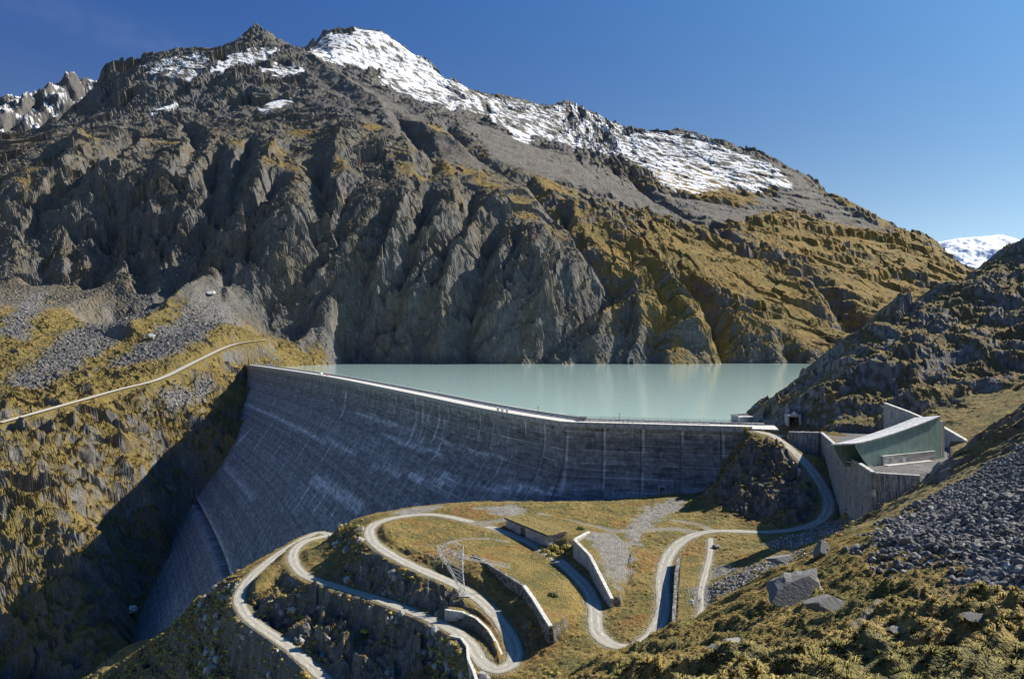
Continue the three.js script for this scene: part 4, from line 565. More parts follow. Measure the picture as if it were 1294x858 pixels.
function wall(name, label, pts, baseY, thick, mat, opt = {}) { // pts: [x, topY, Z] along the visible face's top edge; baseY(i) bottom; the wall leans back a little and carries a coping
  const o = thing(name, label, 'wall', [pts[0][0], pts[0][1], -pts[0][2]]), ox = pts[0][0], oy = pts[0][1], oz = pts[0][2];
  const P = pts, n = P.length, lean = opt.lean ?? .12, sideSign = opt.side ?? 1; const norm = P.map((p, i) => { const a = P[Math.max(0, i - 1)], b = P[Math.min(n - 1, i + 1)]; const dx = b[0] - a[0], dz = b[2] - a[2], l = Math.hypot(dx, dz); return [-dz / l * sideSign, dx / l * sideSign]; });
  let L = 0; const pos = [], uv = [], idx = []; const cop = [], cuv = [], cidx = [];
  for (let i = 0; i < n; i++) { if (i) L += Math.hypot(P[i][0] - P[i - 1][0], P[i][2] - P[i - 1][2]); const [nx, nz] = norm[i], y0 = baseY(i, P[i]), h = P[i][1] - y0, b = h * lean;
    const ring = [[b, y0], [0, P[i][1]], [-thick, P[i][1]], [-thick, y0]]; let v = 0; ring.forEach(([q, y], k) => { pos.push(P[i][0] + nx * q - ox, y - oy, -(P[i][2] + nz * q - oz)); uv.push(L, y); });
    const c = .14, ch = opt.cope ?? .35; [[c, P[i][1] - .02], [c, P[i][1] + ch], [-thick - .05, P[i][1] + ch], [-thick - .05, P[i][1] - .02]].forEach(([q, y]) => { cop.push(P[i][0] + nx * q - ox, y - oy, -(P[i][2] + nz * q - oz)); cuv.push(L, q + y); }); }
  for (let i = 0; i + 1 < n; i++) for (let k = 0; k < 4; k++) { const a = i * 4 + k, b = i * 4 + (k + 1) % 4; idx.push(a, b, a + 4, b, b + 4, a + 4); cidx.push(a, b, a + 4, b, b + 4, a + 4); }
  for (const s of [0, (n - 1) * 4]) { idx.push(s, s + 1, s + 2, s, s + 2, s + 3); cidx.push(s, s + 1, s + 2, s, s + 2, s + 3); }
  const mk = (p, u, ix) => { let g = new THREE.BufferGeometry(); g.setAttribute('position', new THREE.Float32BufferAttribute(p, 3)); g.setAttribute('uv', new THREE.Float32BufferAttribute(u, 2)); g.setIndex(ix); g = g.toNonIndexed(); g.computeVertexNormals(); return g; };
  mesh('wall_body', mk(pos, uv, idx), mat, o); if ((opt.cope ?? .35) > 0) mesh('coping', mk(cop, cuv, cidx), opt.copeMat || paleMat, o);
  return o;
}
const footing = (d = 1.2) => (i, p) => Math.min(p[1] - 1, Hnear(p[0], p[2]) - d);
const dense = (l, m = 6) => { const r = []; for (let i = 0; i + 1 < l.length; i++) for (let k = 0; k < m; k++) r.push(l[i].map((v, q) => mix(v, l[i + 1][q], k / m))); r.push(l[l.length - 1]); return r; };
const deep = (y0, y1) => (i, p) => p[1] - mix(y0, y1, i);
function wallH(name, label, pts, hs, thick, mat, opt) { const d = dense(pts, 6), hh = dense(hs.map(h => [h]), 6); return wall(name, label, d, (i, p) => p[1] - hh[i][0], thick, mat, opt); }
wallH('retaining_wall', 'tall pale concrete retaining wall tapering beside the shaded road bend', [on(727, 683, -21), on(747, 703, -22.4), on(766, 740, -24.8), on(775, 758, -26.4)], [8, 7.6, 5, 3], .7, concreteMat, { side: 1, lean: .1, cope: .5 });
wallH('retaining_wall', 'short concrete return wall at the back corner of the gravel apron', [on(745.5, 673, -21.4), on(727.6, 682.4, -21)], [4, 7], .7, concreteMat, { side: 1, lean: 0, cope: .45 });
wallH('stone_wall', 'high dark stone masonry wall above the inner hairpin', [on(600, 701, -25.2), on(613, 709, -25.2), on(642, 727, -25.4), on(662.5, 739.5, -25.6)], [8, 9, 11, 12], .8, stoneMat, { side: 1, lean: .13, cope: .25, copeMat: stoneMat });
wallH('stone_wall', 'dark stone masonry wall with pale coping stepping down past the hairpin', [on(664, 740.5, -25.6), on(676, 757, -26), on(689, 778, -26.4), on(698, 792, -26.8)], [12, 12, 11, 9], .8, stoneMat, { side: 1, lean: .13, cope: .4 });
wallH('retaining_wall', 'low curved concrete wall between the two legs of the hairpin', [on(563, 770, -31.5), on(585, 773, -31.5), on(603, 781, -31.6), on(618, 795, -32.1), on(628, 811, -32.7), on(635, 827, -33.4)], [4, 4, 4, 3.4, 2.6, 1.5], .5, concreteMat, { side: 1, lean: .08, cope: .25 });
wallH('parapet_wall', 'thin concrete parapet dropping below the outer edge of the hairpin', [on(570, 803, -33.8), on(584, 806, -33.6), on(592, 817, -33.4), on(593, 832, -33.3), on(600, 848, -33.1), on(606, 866, -33.0)], [4, 6, 8, 9, 10, 10], .5, concreteMat, { side: 1, lean: .02, cope: .3 });
wallH('stone_wall', 'dark stone wall holding the rusty meadow beside the road', [on(859.5, 703, -22.2), on(856, 725, -23), on(855, 747, -23.8), on(853.5, 770, -24.6), on(853, 792, -25.2)], [3, 4.4, 5, 5, 4.4], .7, stoneMat, { side: 1, lean: .1, cope: .25, copeMat: stoneMat });
wallH('terrace_wall', 'long streaked concrete wall carrying the station terrace', [on(997, 546.5, 4.3), on(1040, 547.5, 4.3), on(1062, 566.5, 4.3), on(1079, 580.5, 4.3), on(1106, 598, 4.3)], [9, 22, 24, 24, 16], .9, streakMat, { side: 1, lean: .1, cope: .4, copeMat: concreteMat });
wallH('terrace_wall', 'front concrete wall of the station terrace below the green building', [on(1106.5, 598.5, 4.3), on(1162, 602, 4.3)], [16, 10], .9, streakMat, { side: 1, lean: .04, cope: .4, copeMat: concreteMat });
const wing = [at(1120, 510, 268), at(1150, 521, 256), at(1190, 538, 243), at(1232, 562, 226)];
wallH('wing_wall', 'tall pale concrete wing wall slanting down behind the station', wing, [20, 18, 16, 12], 1, concreteMat, { side: 1, lean: .02, cope: .35 });
wallH('road_wall', 'short concrete kerb wall under the road by the rock knoll', [on(985, 560, .4), on(996, 575, -3), on(1012, 595, -7)], [5, 5.5, 5], .5, concreteMat, { side: 1, lean: .05, cope: .2 });

// ---------------------------------------------------------------- cable-car station
const cladTex = grainTexture(12, 512, (u, v) => { const f = (u * 40) % 1, rib = f < .12 ? .72 : f > .88 ? 1.02 : .92; return rib * (.90 + .05 * tileNoise(u, v, 6, 2) + .04 * tileNoise(u, v * .2, 60, 5)); });
const cladMat = new THREE.MeshStandardMaterial({ color: new THREE.Color().setRGB(.46, .68, .60), roughness: .55, metalness: .1, map: rep(cladTex, 20) });
const roofMat = new THREE.MeshStandardMaterial({ color: new THREE.Color().setRGB(.82, .82, .80), roughness: .6, map: rep(concreteTex, 10) });
{
  const A = on(1093, 589, 3.7), B = at(1186, 585, 216), ax = B[0] - A[0], az = B[2] - A[2], L = Math.hypot(ax, az), turn = Math.atan2(az, ax);
  const st = thing('cable_car_station', 'green clad cable car station with pale upswept roof on the concrete terrace', 'station', [A[0], A[1], -A[2]], turn);
  // in the station's own axes: x along the front, y up, -z to the back
  const D = 8, pitch = .17, n = 16, ox = -3.4, len = L - ox + 1, top = t => mix(6.4, 12.6, Math.pow(t, 1.35));
  const wallShape = new THREE.Shape(); wallShape.moveTo(1.2, 0); wallShape.lineTo(L + 1, 0); for (let i = n; i >= 0; i--) wallShape.lineTo(ox + len * i / n, top(i / n)); wallShape.lineTo(ox, top(0) - .9); wallShape.lineTo(1.2, 0);
  const w = new THREE.ExtrudeGeometry(wallShape, { depth: .35, bevelEnabled: false }); w.translate(0, 0, -.35); mesh('front_cladding', w, cladMat, st);
  const w2 = w.clone(); w2.translate(0, -D * pitch - .1, -D + .35); mesh('back_cladding', w2, cladMat, st);
  mesh('end_wall', box(.35, 10.4, D - .8, L + .7, 5.2, -D / 2), concreteMat, st);
  const rp = [], ri = []; // roof of curved panels
  for (let k = 0; k < 3; k++) { const sh = new THREE.Shape(), a = k / 3, b = (k + 1) / 3 - .006, m = 8; for (let i = 0; i <= m; i++) { const t = mix(a, b, i / m); sh[i ? 'lineTo' : 'moveTo'](ox - .4 + (len + .6) * t, top(t) + .02); } for (let i = m; i >= 0; i--) { const t = mix(a, b, i / m); sh.lineTo(ox - .4 + (len + .6) * t, top(t) + .42); } const g = new THREE.ExtrudeGeometry(sh, { depth: D + .6, bevelEnabled: false }); g.translate(0, 0, -D - .3); { const q = g.attributes.position; for (let i = 0; i < q.count; i++) q.setY(i, q.getY(i) + Math.min(0, q.getZ(i)) * pitch); g.computeVertexNormals(); } mesh('roof_panel', g, roofMat, st); }
  mesh('platform_floor', box(L - 1, .3, D - 1, L / 2 + 1, .15, -D / 2), concreteMat, st);
  const bs = mesh('concrete_base', merge([box(L * .72, 2.6, .8, L * .55, 1.3, .75), box(L * .62, .4, 2.2, L * .5, -.1, 1.8)]), concreteMat, st);
  mesh('vent_opening', box(.9, .8, .1, 10, 1.7, 1.21), galvMat, bs); mesh('vent_opening', box(1.6, 1.2, .1, 15, .9, 1.21), galvMat, bs);
  mesh('cable_pier', box(1.6, 13, 1.6, L + 2.4, 4.6, -1), concreteMat, st);
}
// ---------------------------------------------------------------- bunker house set into the plateau
{
  const A = bunkerA, B = bunkerB, ax = B[0] - A[0], az = B[2] - A[2], L = Math.hypot(ax, az), turn = Math.atan2(az, ax), h = 2.9;
  const o = thing('concrete_bunker', 'low concrete bunker house with turf roof and dark door by the road', 'bunker', [A[0], A[1], -A[2]], turn);
  mesh('front_wall', merge([box(L * .36, h + 1, .5, L * .18, h / 2 - .5, 0), box(L * .52, h + 1, .5, L * .74, h / 2 - .5, 0), box(L * .12, h - 2.4, .5, L * .42, 2.4 + (h - 2.4) / 2, 0)]), concreteMat, o);
  mesh('side_wall', box(.5, h + 1, 7, .25, h / 2 - .5, -3.8), concreteMat, o); mesh('side_wall', box(.5, h + 1, 7, L - .25, h / 2 - .5, -3.8), concreteMat, o);
  mesh('door', box(L * .12, 2.5, .2, L * .42, 1.2, -.1), new THREE.MeshStandardMaterial({ color: new THREE.Color().setRGB(.12, .085, .07), roughness: .7 }), o);
  mesh('roof_slab', box(L + .8, .4, 8.2, L / 2, h + .2, -3.4), darkMat, o);
  const t = new THREE.PlaneGeometry(L + .7, 8.0, 60, 20); t.rotateX(-Math.PI / 2); t.translate(L / 2, h + .42, -3.45); const p = t.attributes.position; for (let i = 0; i < p.count; i++) p.setY(i, p.getY(i) + .12 + .1 * n2(p.getX(i) * .8, p.getZ(i) * .8) + .22 * smooth(-1, -6, p.getZ(i)));
  t.computeVertexNormals(); mesh('turf_roof', t, new THREE.MeshStandardMaterial({ color: new THREE.Color().setRGB(.30, .235, .075), roughness: .95, map: rep(grassTex, .35) }), o);
  // turf ramp behind and to the side
}

// ---------------------------------------------------------------- stones
const RS = rng(404); function rockGeo(seed, detail = 1, squash = .75) { let g = new THREE.IcosahedronGeometry(1, detail); g.deleteAttribute('uv'); g.deleteAttribute('normal'); g = mergeVertices(g, 1e-4); const p = g.attributes.position, R = rng(seed), cuts = []; for (let k = 0; k < 7; k++) { const v = new THREE.Vector3(R() - .5, R() - .5, R() - .5).normalize(); cuts.push([v, .55 + R() * .3]); }
  const v = new THREE.Vector3(); for (let i = 0; i < p.count; i++) { v.fromBufferAttribute(p, i); const s = 1 + .22 * n3(v.x * 1.3 + seed, v.y * 1.3, v.z * 1.3); v.multiplyScalar(s); for (const [n, d] of cuts) { const k = v.dot(n); if (k > d) v.addScaledVector(n, d - k); } p.setXYZ(i, v.x * (1 + .3 * ((seed * 7 % 5) / 5 - .5)), v.y * squash, v.z); }
  g = g.toNonIndexed(); g.computeVertexNormals(); const q = g.attributes.position, uv = []; for (let i = 0; i < q.count; i++) uv.push(q.getX(i) + .5 * q.getY(i), q.getZ(i) + .7 * q.getY(i)); g.setAttribute('uv', new THREE.Float32BufferAttribute(uv, 2)); return g; }
const rockGeos = [1, 2, 3, 4, 5].map(s => rockGeo(s)), bigRocks = [11, 12, 13, 14].map(s => rockGeo(s, 4, .7));
const rockMats = [[.25, .245, .235], [.33, .325, .31], [.19, .185, .18], [.43, .42, .40]].map(c => new THREE.MeshStandardMaterial({ color: new THREE.Color().setRGB(...c), roughness: .95, map: rep(cragTex, 1.6), bumpMap: rep(rockBump, 2.4), bumpScale: .05 }));
const whiteRock = new THREE.MeshStandardMaterial({ color: new THREE.Color().setRGB(.80, .79, .76), roughness: .9, map: rep(rockTex, 2.2) });
const E3 = () => new THREE.Euler(RS() * 6.3, RS() * 6.3, RS() * 6.3);
function scatter(name, geo, mat, list, label, cat) { // list of [x, y, Z, scale, euler, color?]
  const m = new THREE.InstancedMesh(geo, mat, list.length), M = new THREE.Matrix4(), q = new THREE.Quaternion(), c = new THREE.Color();
  list.forEach(([x, y, z, s, e, col], i) => { q.setFromEuler(e); M.compose(new THREE.Vector3(x, y, -z), q, Array.isArray(s) ? new THREE.Vector3(...s) : new THREE.Vector3(s, s, s)); m.setMatrixAt(i, M); if (col) m.setColorAt(i, c.setRGB(...col)); });
  m.name = numbered(name); m.castShadow = m.receiveShadow = true; scene.add(m); return tag(m, label, cat, null, 'stuff');
}
function inPatch(p, n) { const r = [], a = p.l.a; let guard = 0; while (r.length < n && guard++ < n * 40) { const x = mix(a[0], a[1], RS()), z = mix(a[2], a[3], RS()); if (RS() < p.w(x, z, 3, 5, .06)) r.push([x, z]); } return r; }
const visible = (x, y, z) => { const px = CX + F * x / z, py = HOR + F * (EYE - y) / z; return px > -30 && px < 1324 && py > -20 && py < 890; };
{
  const lists = [[], [], []];
  for (const [x, z] of inPatch(screeNear, 21000)) { const y = Hnear(x, z); if (!visible(x, y, z)) continue; const s = .12 + .36 * Math.pow(RS(), 2.6), t = .09 + .13 * RS() * RS() + (RS() < .07 ? .2 : 0); lists[Math.floor(RS() * 3)].push([x, y + s * .2, z, [s * (1 + RS() * .5), s, s], E3(), [t * 1.0, t * .99, t * .97]]); }
  const m = new THREE.MeshStandardMaterial({ color: 0xffffff, roughness: .95 }); lists.forEach((l, i) => scatter('scree', rockGeos[i], m, l, 'loose grey scree stones covering the upper slope', 'scree'));
  // the larger blocks, each on its own
  let k = 0; const spots = inPatch(screeNear, 420).map(([x, z]) => [x, Hnear(x, z), z]).filter(p => visible(...p)).slice(0, 260);
  for (const [x, y, z] of spots) { const s = .42 + .5 * RS() * RS(), o = mesh('scree_block', rockGeos[k % 5], rockMats[RS() < .12 ? 1 : RS() < .5 ? 0 : 2]); o.position.set(x, y + s * .25, -z); o.rotation.copy(E3()); o.scale.set(s * 1.3, s, s); tag(o, 'angular grey block lying in the scree field on the upper slope', 'rock', 'blocks in the scree field'); k++; }
}
const boulder = (px, py, w, label, g = 0, m = 1, sc = [1, .7, .9], ry = 0, H = Hnear, z0 = 15, z1 = 400, sink = .25, tilt = 0) => { const p = march(H, px, py, z0, z1), r = w / 2 / F * p[2], o = mesh('boulder', bigRocks[g % 4], Array.isArray(m) ? m[0] : rockMats[m]); o.position.set(p[0], p[1] + r * sc[1] * (.7 - sink), -p[2]); o.scale.set(r * sc[0], r * sc[1], r * sc[2]); o.rotation.set(tilt, ry, tilt * .6); return tag(o, label, 'boulder'); };
boulder(1004, 756, 88, 'huge smooth grey boulder slab breaking out of the dark grassy bank', 0, 2, [1, .6, .6], .5, Hnear, 15, 400, .3, .3);
boulder(1040, 772, 46, 'grey boulder with a flat top leaning beside the huge slab', 1, 2, [1, .8, .8], .2);
boulder(1036, 703, 40, 'dark pointed rock standing on the brow of the slope', 2, 2, [.8, .8, .5], .9, Hnear, 15, 400, .2, .5);
boulder(1108, 808, 26, 'grey stone beside the narrow footpath in the grass', 3, 0);
boulder(1131, 798, 18, 'small pale stone above the footpath', 0, 3);
boulder(905, 826, 26, 'weathered brown stone on the edge of the grassy brow', 1, 0, [.8, 1, .8]);
boulder(925, 812, 26, 'flat blue grey stone lying in the grass on the brow', 2, 1, [1.2, .5, .8]);
boulder(1092, 835, 26, 'dark stone half sunk in tussock grass below the path', 2, 2);
boulder(1150, 690, 30, 'dark block at the lower edge of the scree', 3, 2, [1, .8, .8]);
boulder(1230, 782, 28, 'flat grey rock among tussocks under the scree', 0, 0, [1.2, .5, .8]);
boulder(990, 712, 34, 'grey rock outcrop above the gravel path', 1, 0, [1.2, .6, .7]);
boulder(266, 372, 9, 'white boulder high on the grey moraine', 0, [whiteRock], [1.3, .9, .9], .3, Hfar, 900, 1600);
boulder(190, 427, 10, 'white split boulder lying in the scree above the straight road', 1, [whiteRock], [.9, 1.1, .9], .2, Hfar, 900, 1600);
boulder(166, 776, 16, 'pale concrete lump at the foot of the dam face', 2, [whiteRock], [1, .9, 1], .2, Hfar, 600, 1000);
boulder(905, 692, 12, 'dark boulder by the footpath junction', 2, 2); boulder(928, 721, 9, 'small black boulder at the end of the gravel fan', 0, 2);
{ // moraine and scree blocks across the valley
  const l = []; for (let i = 0; i < screeFields.length; i++) { const f = screeFields[i]; if (i < 2) continue; for (const [x, z] of inPatch(f, 750)) { if (z > 1500) continue; const y = Hfar(x, z); if (!visible(x, y, z)) continue; const s = .35 + 1.7 * Math.pow(RS(), 4), t = .14 + .16 * RS(); l.push([x, y + s * .3, z, s, E3(), [t, t * .98, t * .95]]); } }
  scatter('moraine_blocks', rockGeos[0], new THREE.MeshStandardMaterial({ color: 0xffffff, roughness: .95 }), l, 'grey blocks strewn over the moraine and scree across the valley', 'scree');
  const k = []; for (const f of screeLow) for (const [x, z] of inPatch(f, 1600)) { const y = Hnear(x, z), s = .1 + .3 * RS() * RS(), t = .25 + .25 * RS(); k.push([x, y + s * .2, z, s, E3(), [t, t * .98, t * .95]]); }
  scatter('gravel_stones', rockGeos[1], new THREE.MeshStandardMaterial({ color: 0xffffff, roughness: .95 }), k, 'pale loose stones in bands on the lower slope', 'stones');
}
// ---------------------------------------------------------------- vegetation
function tuftGeo(seed, n, h, r) { const R = rng(seed), pos = [], nor = []; for (let i = 0; i < n; i++) { const a = R() * 6.283, d = r * Math.sqrt(R()) * .5, bx = Math.cos(a) * d, bz = Math.sin(a) * d, l = h * (.6 + .6 * R()), o = r * (.3 + .7 * R()), w = .014 + .012 * R(), tx = Math.cos(a + (R() - .5)) * o, tz = Math.sin(a + (R() - .5)) * o, px = -Math.sin(a) * w, pz = Math.cos(a) * w; const A = [bx - px, 0, bz - pz], B = [bx + px, 0, bz + pz], Cc = [bx + tx * .45 - px * .8, l * .75, bz + tz * .45 - pz * .8], D = [bx + tx * .45 + px * .8, l * .75, bz + tz * .45 + pz * .8], E = [bx + tx, l * (.75 + .15 * R()), bz + tz]; pos.push(...A, ...B, ...Cc, ...B, ...D, ...Cc, ...Cc, ...D, ...E); for (let k = 0; k < 9; k++) nor.push(Math.cos(a) * .35, .88, Math.sin(a) * .35); }
  const g = new THREE.BufferGeometry(); g.setAttribute('position', new THREE.Float32BufferAttribute(pos, 3)); g.setAttribute('normal', new THREE.Float32BufferAttribute(nor, 3)); return g; }
const leafy = new THREE.MeshStandardMaterial({ color: 0xffffff, roughness: 1, side: THREE.DoubleSide });
const grassCol = (x, z) => { const a = fbm(x / 14, z / 14, 3), b = RS(); const c = [.42, .30, .085]; lerp3(c, [.22, .20, .05], smooth(-.2, .4, a + (b - .5) * .5)); lerp3(c, [.54, .42, .17], .35 * RS() * RS()); const k = .5 + .35 * RS(); return [c[0] * k, c[1] * k, c[2] * k]; };
{
  const tuft = [tuftGeo(1, 30, .22, .20), tuftGeo(2, 30, .18, .24)], L = [[], []];
  let n = 0, guard = 0; while (n < 110000 && guard++ < 900000) { const z = Math.sqrt(mix(30, 16900, RS())), px = mix(640, 1330, RS()), x = (px - CX) / F * z, o = {}; const y = Hnear(x, z, o); if (!visible(x, y, z)) continue; if (o.scr > .35 + .4 * RS() || footpath.near(x, z)[0] < .45) continue; const s = .34 + .5 * RS() * RS(); L[n++ & 1].push([x, y - .03, z, [s, s * (.7 + .5 * RS()), s], new THREE.Euler(0, RS() * 6.3, 0), grassCol(x, z)]); }
   L.forEach((l, i) => scatter('tussock_grass', tuft[i], leafy, l, 'golden tussock grass covering the slope', 'grass'));
  // low heath and dwarf bushes on the banks between the road's loops
  const bushGeo = seed => { const R = rng(seed), pos = [], nor = []; for (let i = 0; i < 54; i++) { const u = R() * 6.283, v = Math.acos(R()), r = .55 + .45 * R(), d = new THREE.Vector3(Math.cos(u) * Math.sin(v), Math.cos(v) * .8, Math.sin(u) * Math.sin(v)).multiplyScalar(r), t = new THREE.Vector3(R() - .5, R() - .5, R() - .5).normalize(), b = new THREE.Vector3().crossVectors(d, t).normalize(), s = .13 + .13 * R(), t2 = new THREE.Vector3().crossVectors(b, d).normalize(); const A = d.clone().addScaledVector(b, s), B = d.clone().addScaledVector(b, -s), Q = d.clone().addScaledVector(t2, s * 1.3), W = d.clone().addScaledVector(t2, -s * 1.3); for (const p of [A, Q, B, A, B, W]) { pos.push(p.x, p.y, p.z); nor.push(d.x, d.y + .2, d.z); } } const g = new THREE.BufferGeometry(); g.setAttribute('position', new THREE.Float32BufferAttribute(pos, 3)); g.computeVertexNormals(); return g; };
  const bushes = [bushGeo(3), bushGeo(4)], B = [[], []]; n = 0; guard = 0;
  const heath = [[.25, .22, .055], [.34, .24, .06], [.38, .20, .05], [.18, .19, .055], [.42, .36, .08], [.28, .19, .08]];
  while (n < 22000 && guard++ < 500000) { const z = 130 + 220 * RS(), px = mix(60, 1080, RS()), x = (px - CX) / F * z, o = {}, y = Hnear(x, z, o); if (o.dr < ROADW + 1 || o.ds < .8 || o.lev > .1 && o.dr < 30 && RS() < .97 || !visible(x, y, z) || o.spur > .3) continue; const d = fbm(x / 11 + 4, z / 11, 3), st = o.steep; if (RS() > clamp(.015 + (o.dr < 9 ? .22 * smooth(.25, .6, st) : 0) + .985 * smooth(.05, .5, d * .7 + st * .75 - .16))) continue; if (o.crag > .6 && RS() < .6) continue; const s = (.2 + .5 * RS() * RS()) * (1 + .5 * st), c = heath[Math.floor(RS() * 6)], k = .8 + .5 * RS(); B[n++ & 1].push([x, y - .05, z, [s * 1.25, s * .8, s * 1.25], new THREE.Euler(0, RS() * 6.3, 0), [c[0] * k, c[1] * k, c[2] * k]]); }
   B.forEach((l, i) => scatter('heath', bushes[i], leafy, l, 'low brown and green heath on the banks between the road loops', 'heath'));
  { const l = []; guard = 0; while (l.length < 420 && guard++ < 200000) { const z = 140 + 150 * RS(), px = mix(250, 720, RS()), x = (px - CX) / F * z, o = {}, y = Hnear(x, z, o); if (o.dr < ROADW + .9 || o.lev > .1 || !visible(x, y, z) || o.steep < .45 || n2(x / 9, z / 9) < .1) continue; const s = .4 + 1.3 * Math.pow(RS(), 2), t = .16 + .18 * RS(); l.push([x, y, z, [s, s * 1.2, s * .9], E3(), [t, t * .985, t * .95]]); }
     scatter('outcrop_rocks', rockGeos[3], new THREE.MeshStandardMaterial({ color: 0xffffff, roughness: .95 }), l, 'grey rocks breaking out of the steep banks between the road loops', 'rocks'); }
  // short grass on the plateau
  const G = []; n = 0; guard = 0; while (n < 42000 && guard++ < 300000) { const z = 128 + 170 * RS(), px = mix(250, 1060, RS()), x = (px - CX) / F * z, o = {}, y = Hnear(x, z, o); if (o.dr < ROADW + .4 || o.ds < .3 || !visible(x, y, z) || o.spur > .3 || o.crag > .5) continue; let gv = 0; for (const p of gravel) gv = Math.max(gv, p.w(x, z, 1.2, 3, .15)); if (gv > .4 || o.sl > .5) continue; const c = grassCol(x, z), rs = .6 * smooth(.12, .55, fbm(x / 30 + 70, z / 30, 3)); lerp3(c, [.38, .18, .04], rs); const s = .5 + .6 * RS(); n++; G.push([x, y - .03, z, [s, s * .6, s], new THREE.Euler(0, RS() * 6.3, 0), c]); }
  { const dx = bunkerB[0] - bunkerA[0], dz = bunkerB[2] - bunkerA[2], l = Math.hypot(dx, dz); for (let i = 0; i < 900; i++) { const a = RS(), b = .3 + 7 * RS(), x = bunkerA[0] + dx * a - dz / l * b, z = bunkerA[2] + dz * a + dx / l * b, s = .5 + .5 * RS(); G.push([x, bunkerA[1] + 3.42 + .2 * smooth(1, 6, b), z, [s, s * .6, s], new THREE.Euler(0, RS() * 6.3, 0), grassCol(x, z)]); } }
  scatter('meadow_grass', tuftGeo(7, 14, .34, .46), leafy, G, 'short dry meadow grass on the plateau', 'grass');
  // bushes that stand out singly
  const single = (px, py, r, col, label, group) => { const p = march(Hnear, px, py, 120, 400), m = new THREE.MeshPhysicalMaterial({ color: new THREE.Color().setRGB(...col), roughness: 1, side: THREE.DoubleSide, transmission: .25, thickness: 0 }); const o = thing('shrub', label, 'shrub', [p[0], p[1], -p[2]], 0, group); for (let k = 0; k < 5; k++) { const a = k * 1.3, q = mesh('foliage', bushes[k & 1], m, o); q.position.set(Math.cos(a) * r * .5 * (k ? 1 : 0), .1, Math.sin(a) * r * .5 * (k ? 1 : 0)); q.scale.set(r * .75, r * (.55 + .1 * k % .3), r * .75); q.rotation.y = a * 2; } mesh('stem', new THREE.CylinderGeometry(.04, .07, r * .7, 6).translate(0, r * .3, 0), rockMats[2], o); return o; };
  single(463, 797, 1.5, [.46, .42, .05], 'bright yellow green shrub on the dark bank below the road');
  for (const [a, b, r] of [[690, 697, 1.1], [700, 692, 1.3], [708, 698, 1.2], [697, 702, 1.0], [716, 692, 1.2], [684, 692, .9], [722, 700, 1.0], [705, 705, .9]]) single(a, b, r * 1.5, [.30, .25, .05], 'yellowing dwarf shrub in the clump between bunker and concrete wall', 'clump of yellowing shrubs');
  single(735, 668, 1.4, [.16, .17, .04], 'dark green shrub on the turf above the bunker end'); single(700, 752, 1.5, [.12, .11, .04], 'dark shrub on the lawn above the stone wall'); single(452, 665, 1.1, [.36, .33, .06], 'pale shrub on the rim of the knoll facing the dam');
}

// ---------------------------------------------------------------- steel lattice mast with a boom above the inner hairpin
{
  const mastMat = new THREE.MeshStandardMaterial({ color: new THREE.Color().setRGB(.5, .52, .54), roughness: .7, metalness: .2 }), p = march(Hnear, 587, 752, 150, 300), o = thing('lattice_mast', 'tangled pale steel lattice mast with a long boom over the stone wall', 'mast', [p[0], p[1] - .3, -p[2]]);
  const H = 13.5, lean = -5, legs = [[-1, -1], [1, -1], [1, 1], [-1, 1]], at_ = (k, t, f = 1) => [legs[k][0] * (.55 + 3.1 * Math.pow(t, 1.6)) * f + lean * t * .8, H * t, legs[k][1] * (.5 + 1.5 * t)];
  for (let k = 0; k < 4; k++) { const l = []; for (let i = 0; i < 6; i++) l.push(bar(at_(k, i / 6), at_(k, (i + 1) / 6), .07)); mesh('leg', merge(l), mastMat, o); }
  const br = []; for (let i = 0; i < 6; i++) for (let k = 0; k < 4; k++) { br.push(bar(at_(k, i / 6), at_((k + 1) % 4, (i + 1) / 6), .045)); br.push(bar(at_((k + 1) % 4, i / 6), at_(k, (i + 1) / 6), .045)); br.push(bar(at_(k, i / 6 + .001), at_((k + 1) % 4, i / 6 + .001), .04)); } mesh('bracing', merge(br), mastMat, o);
  const R = rng(77), hd = []; for (let i = 0; i < 46; i++) { const a = [lean + (R() - .5) * 10, H - 4 + R() * 5, (R() - .5) * 5], b = [a[0] + (R() - .5) * 5, a[1] + (R() - .5) * 3, a[2] + (R() - .5) * 4]; hd.push(bar(a, b, .05)); } hd.push(bar([lean - 1, H - 1, 0], [lean + 1.2, H + 3, 0], .12)); mesh('head_frame', merge(hd), mastMat, o);
  const bm = [], e = [12.5, H - 7.2, -5], s = [lean + 2, H - 2.4, 0], n = 14, P = (i, u, v) => [mix(s[0], e[0], i / n) + 0, mix(s[1], e[1], i / n) + v, mix(s[2], e[2], i / n) + u]; const c = [[-.6, 0], [.6, 0], [0, .9]]; for (let i = 0; i < n; i++) for (let k = 0; k < 3; k++) { bm.push(bar(P(i, ...c[k]), P(i + 1, ...c[k]), .045)); bm.push(bar(P(i, ...c[k]), P(i + 1, ...c[(k + 1) % 3]), .03)); } mesh('boom', merge(bm), mastMat, o);
  mesh('footing', box(3, .8, 2.4, 0, .1, 0), concreteMat, o);
  const q = march(Hnear, 541, 752, 150, 320), w = thing('marker_pole', 'thin pale pole standing on the heath between the road legs', 'pole', [q[0], q[1], -q[2]]); mesh('pole_shaft', new THREE.CylinderGeometry(.07, .1, 5, 6).translate(0, 2.4, 0), galvMat, w); mesh('cross_arm', box(1.6, .12, .12, .5, 4.7, 0), galvMat, w);
}
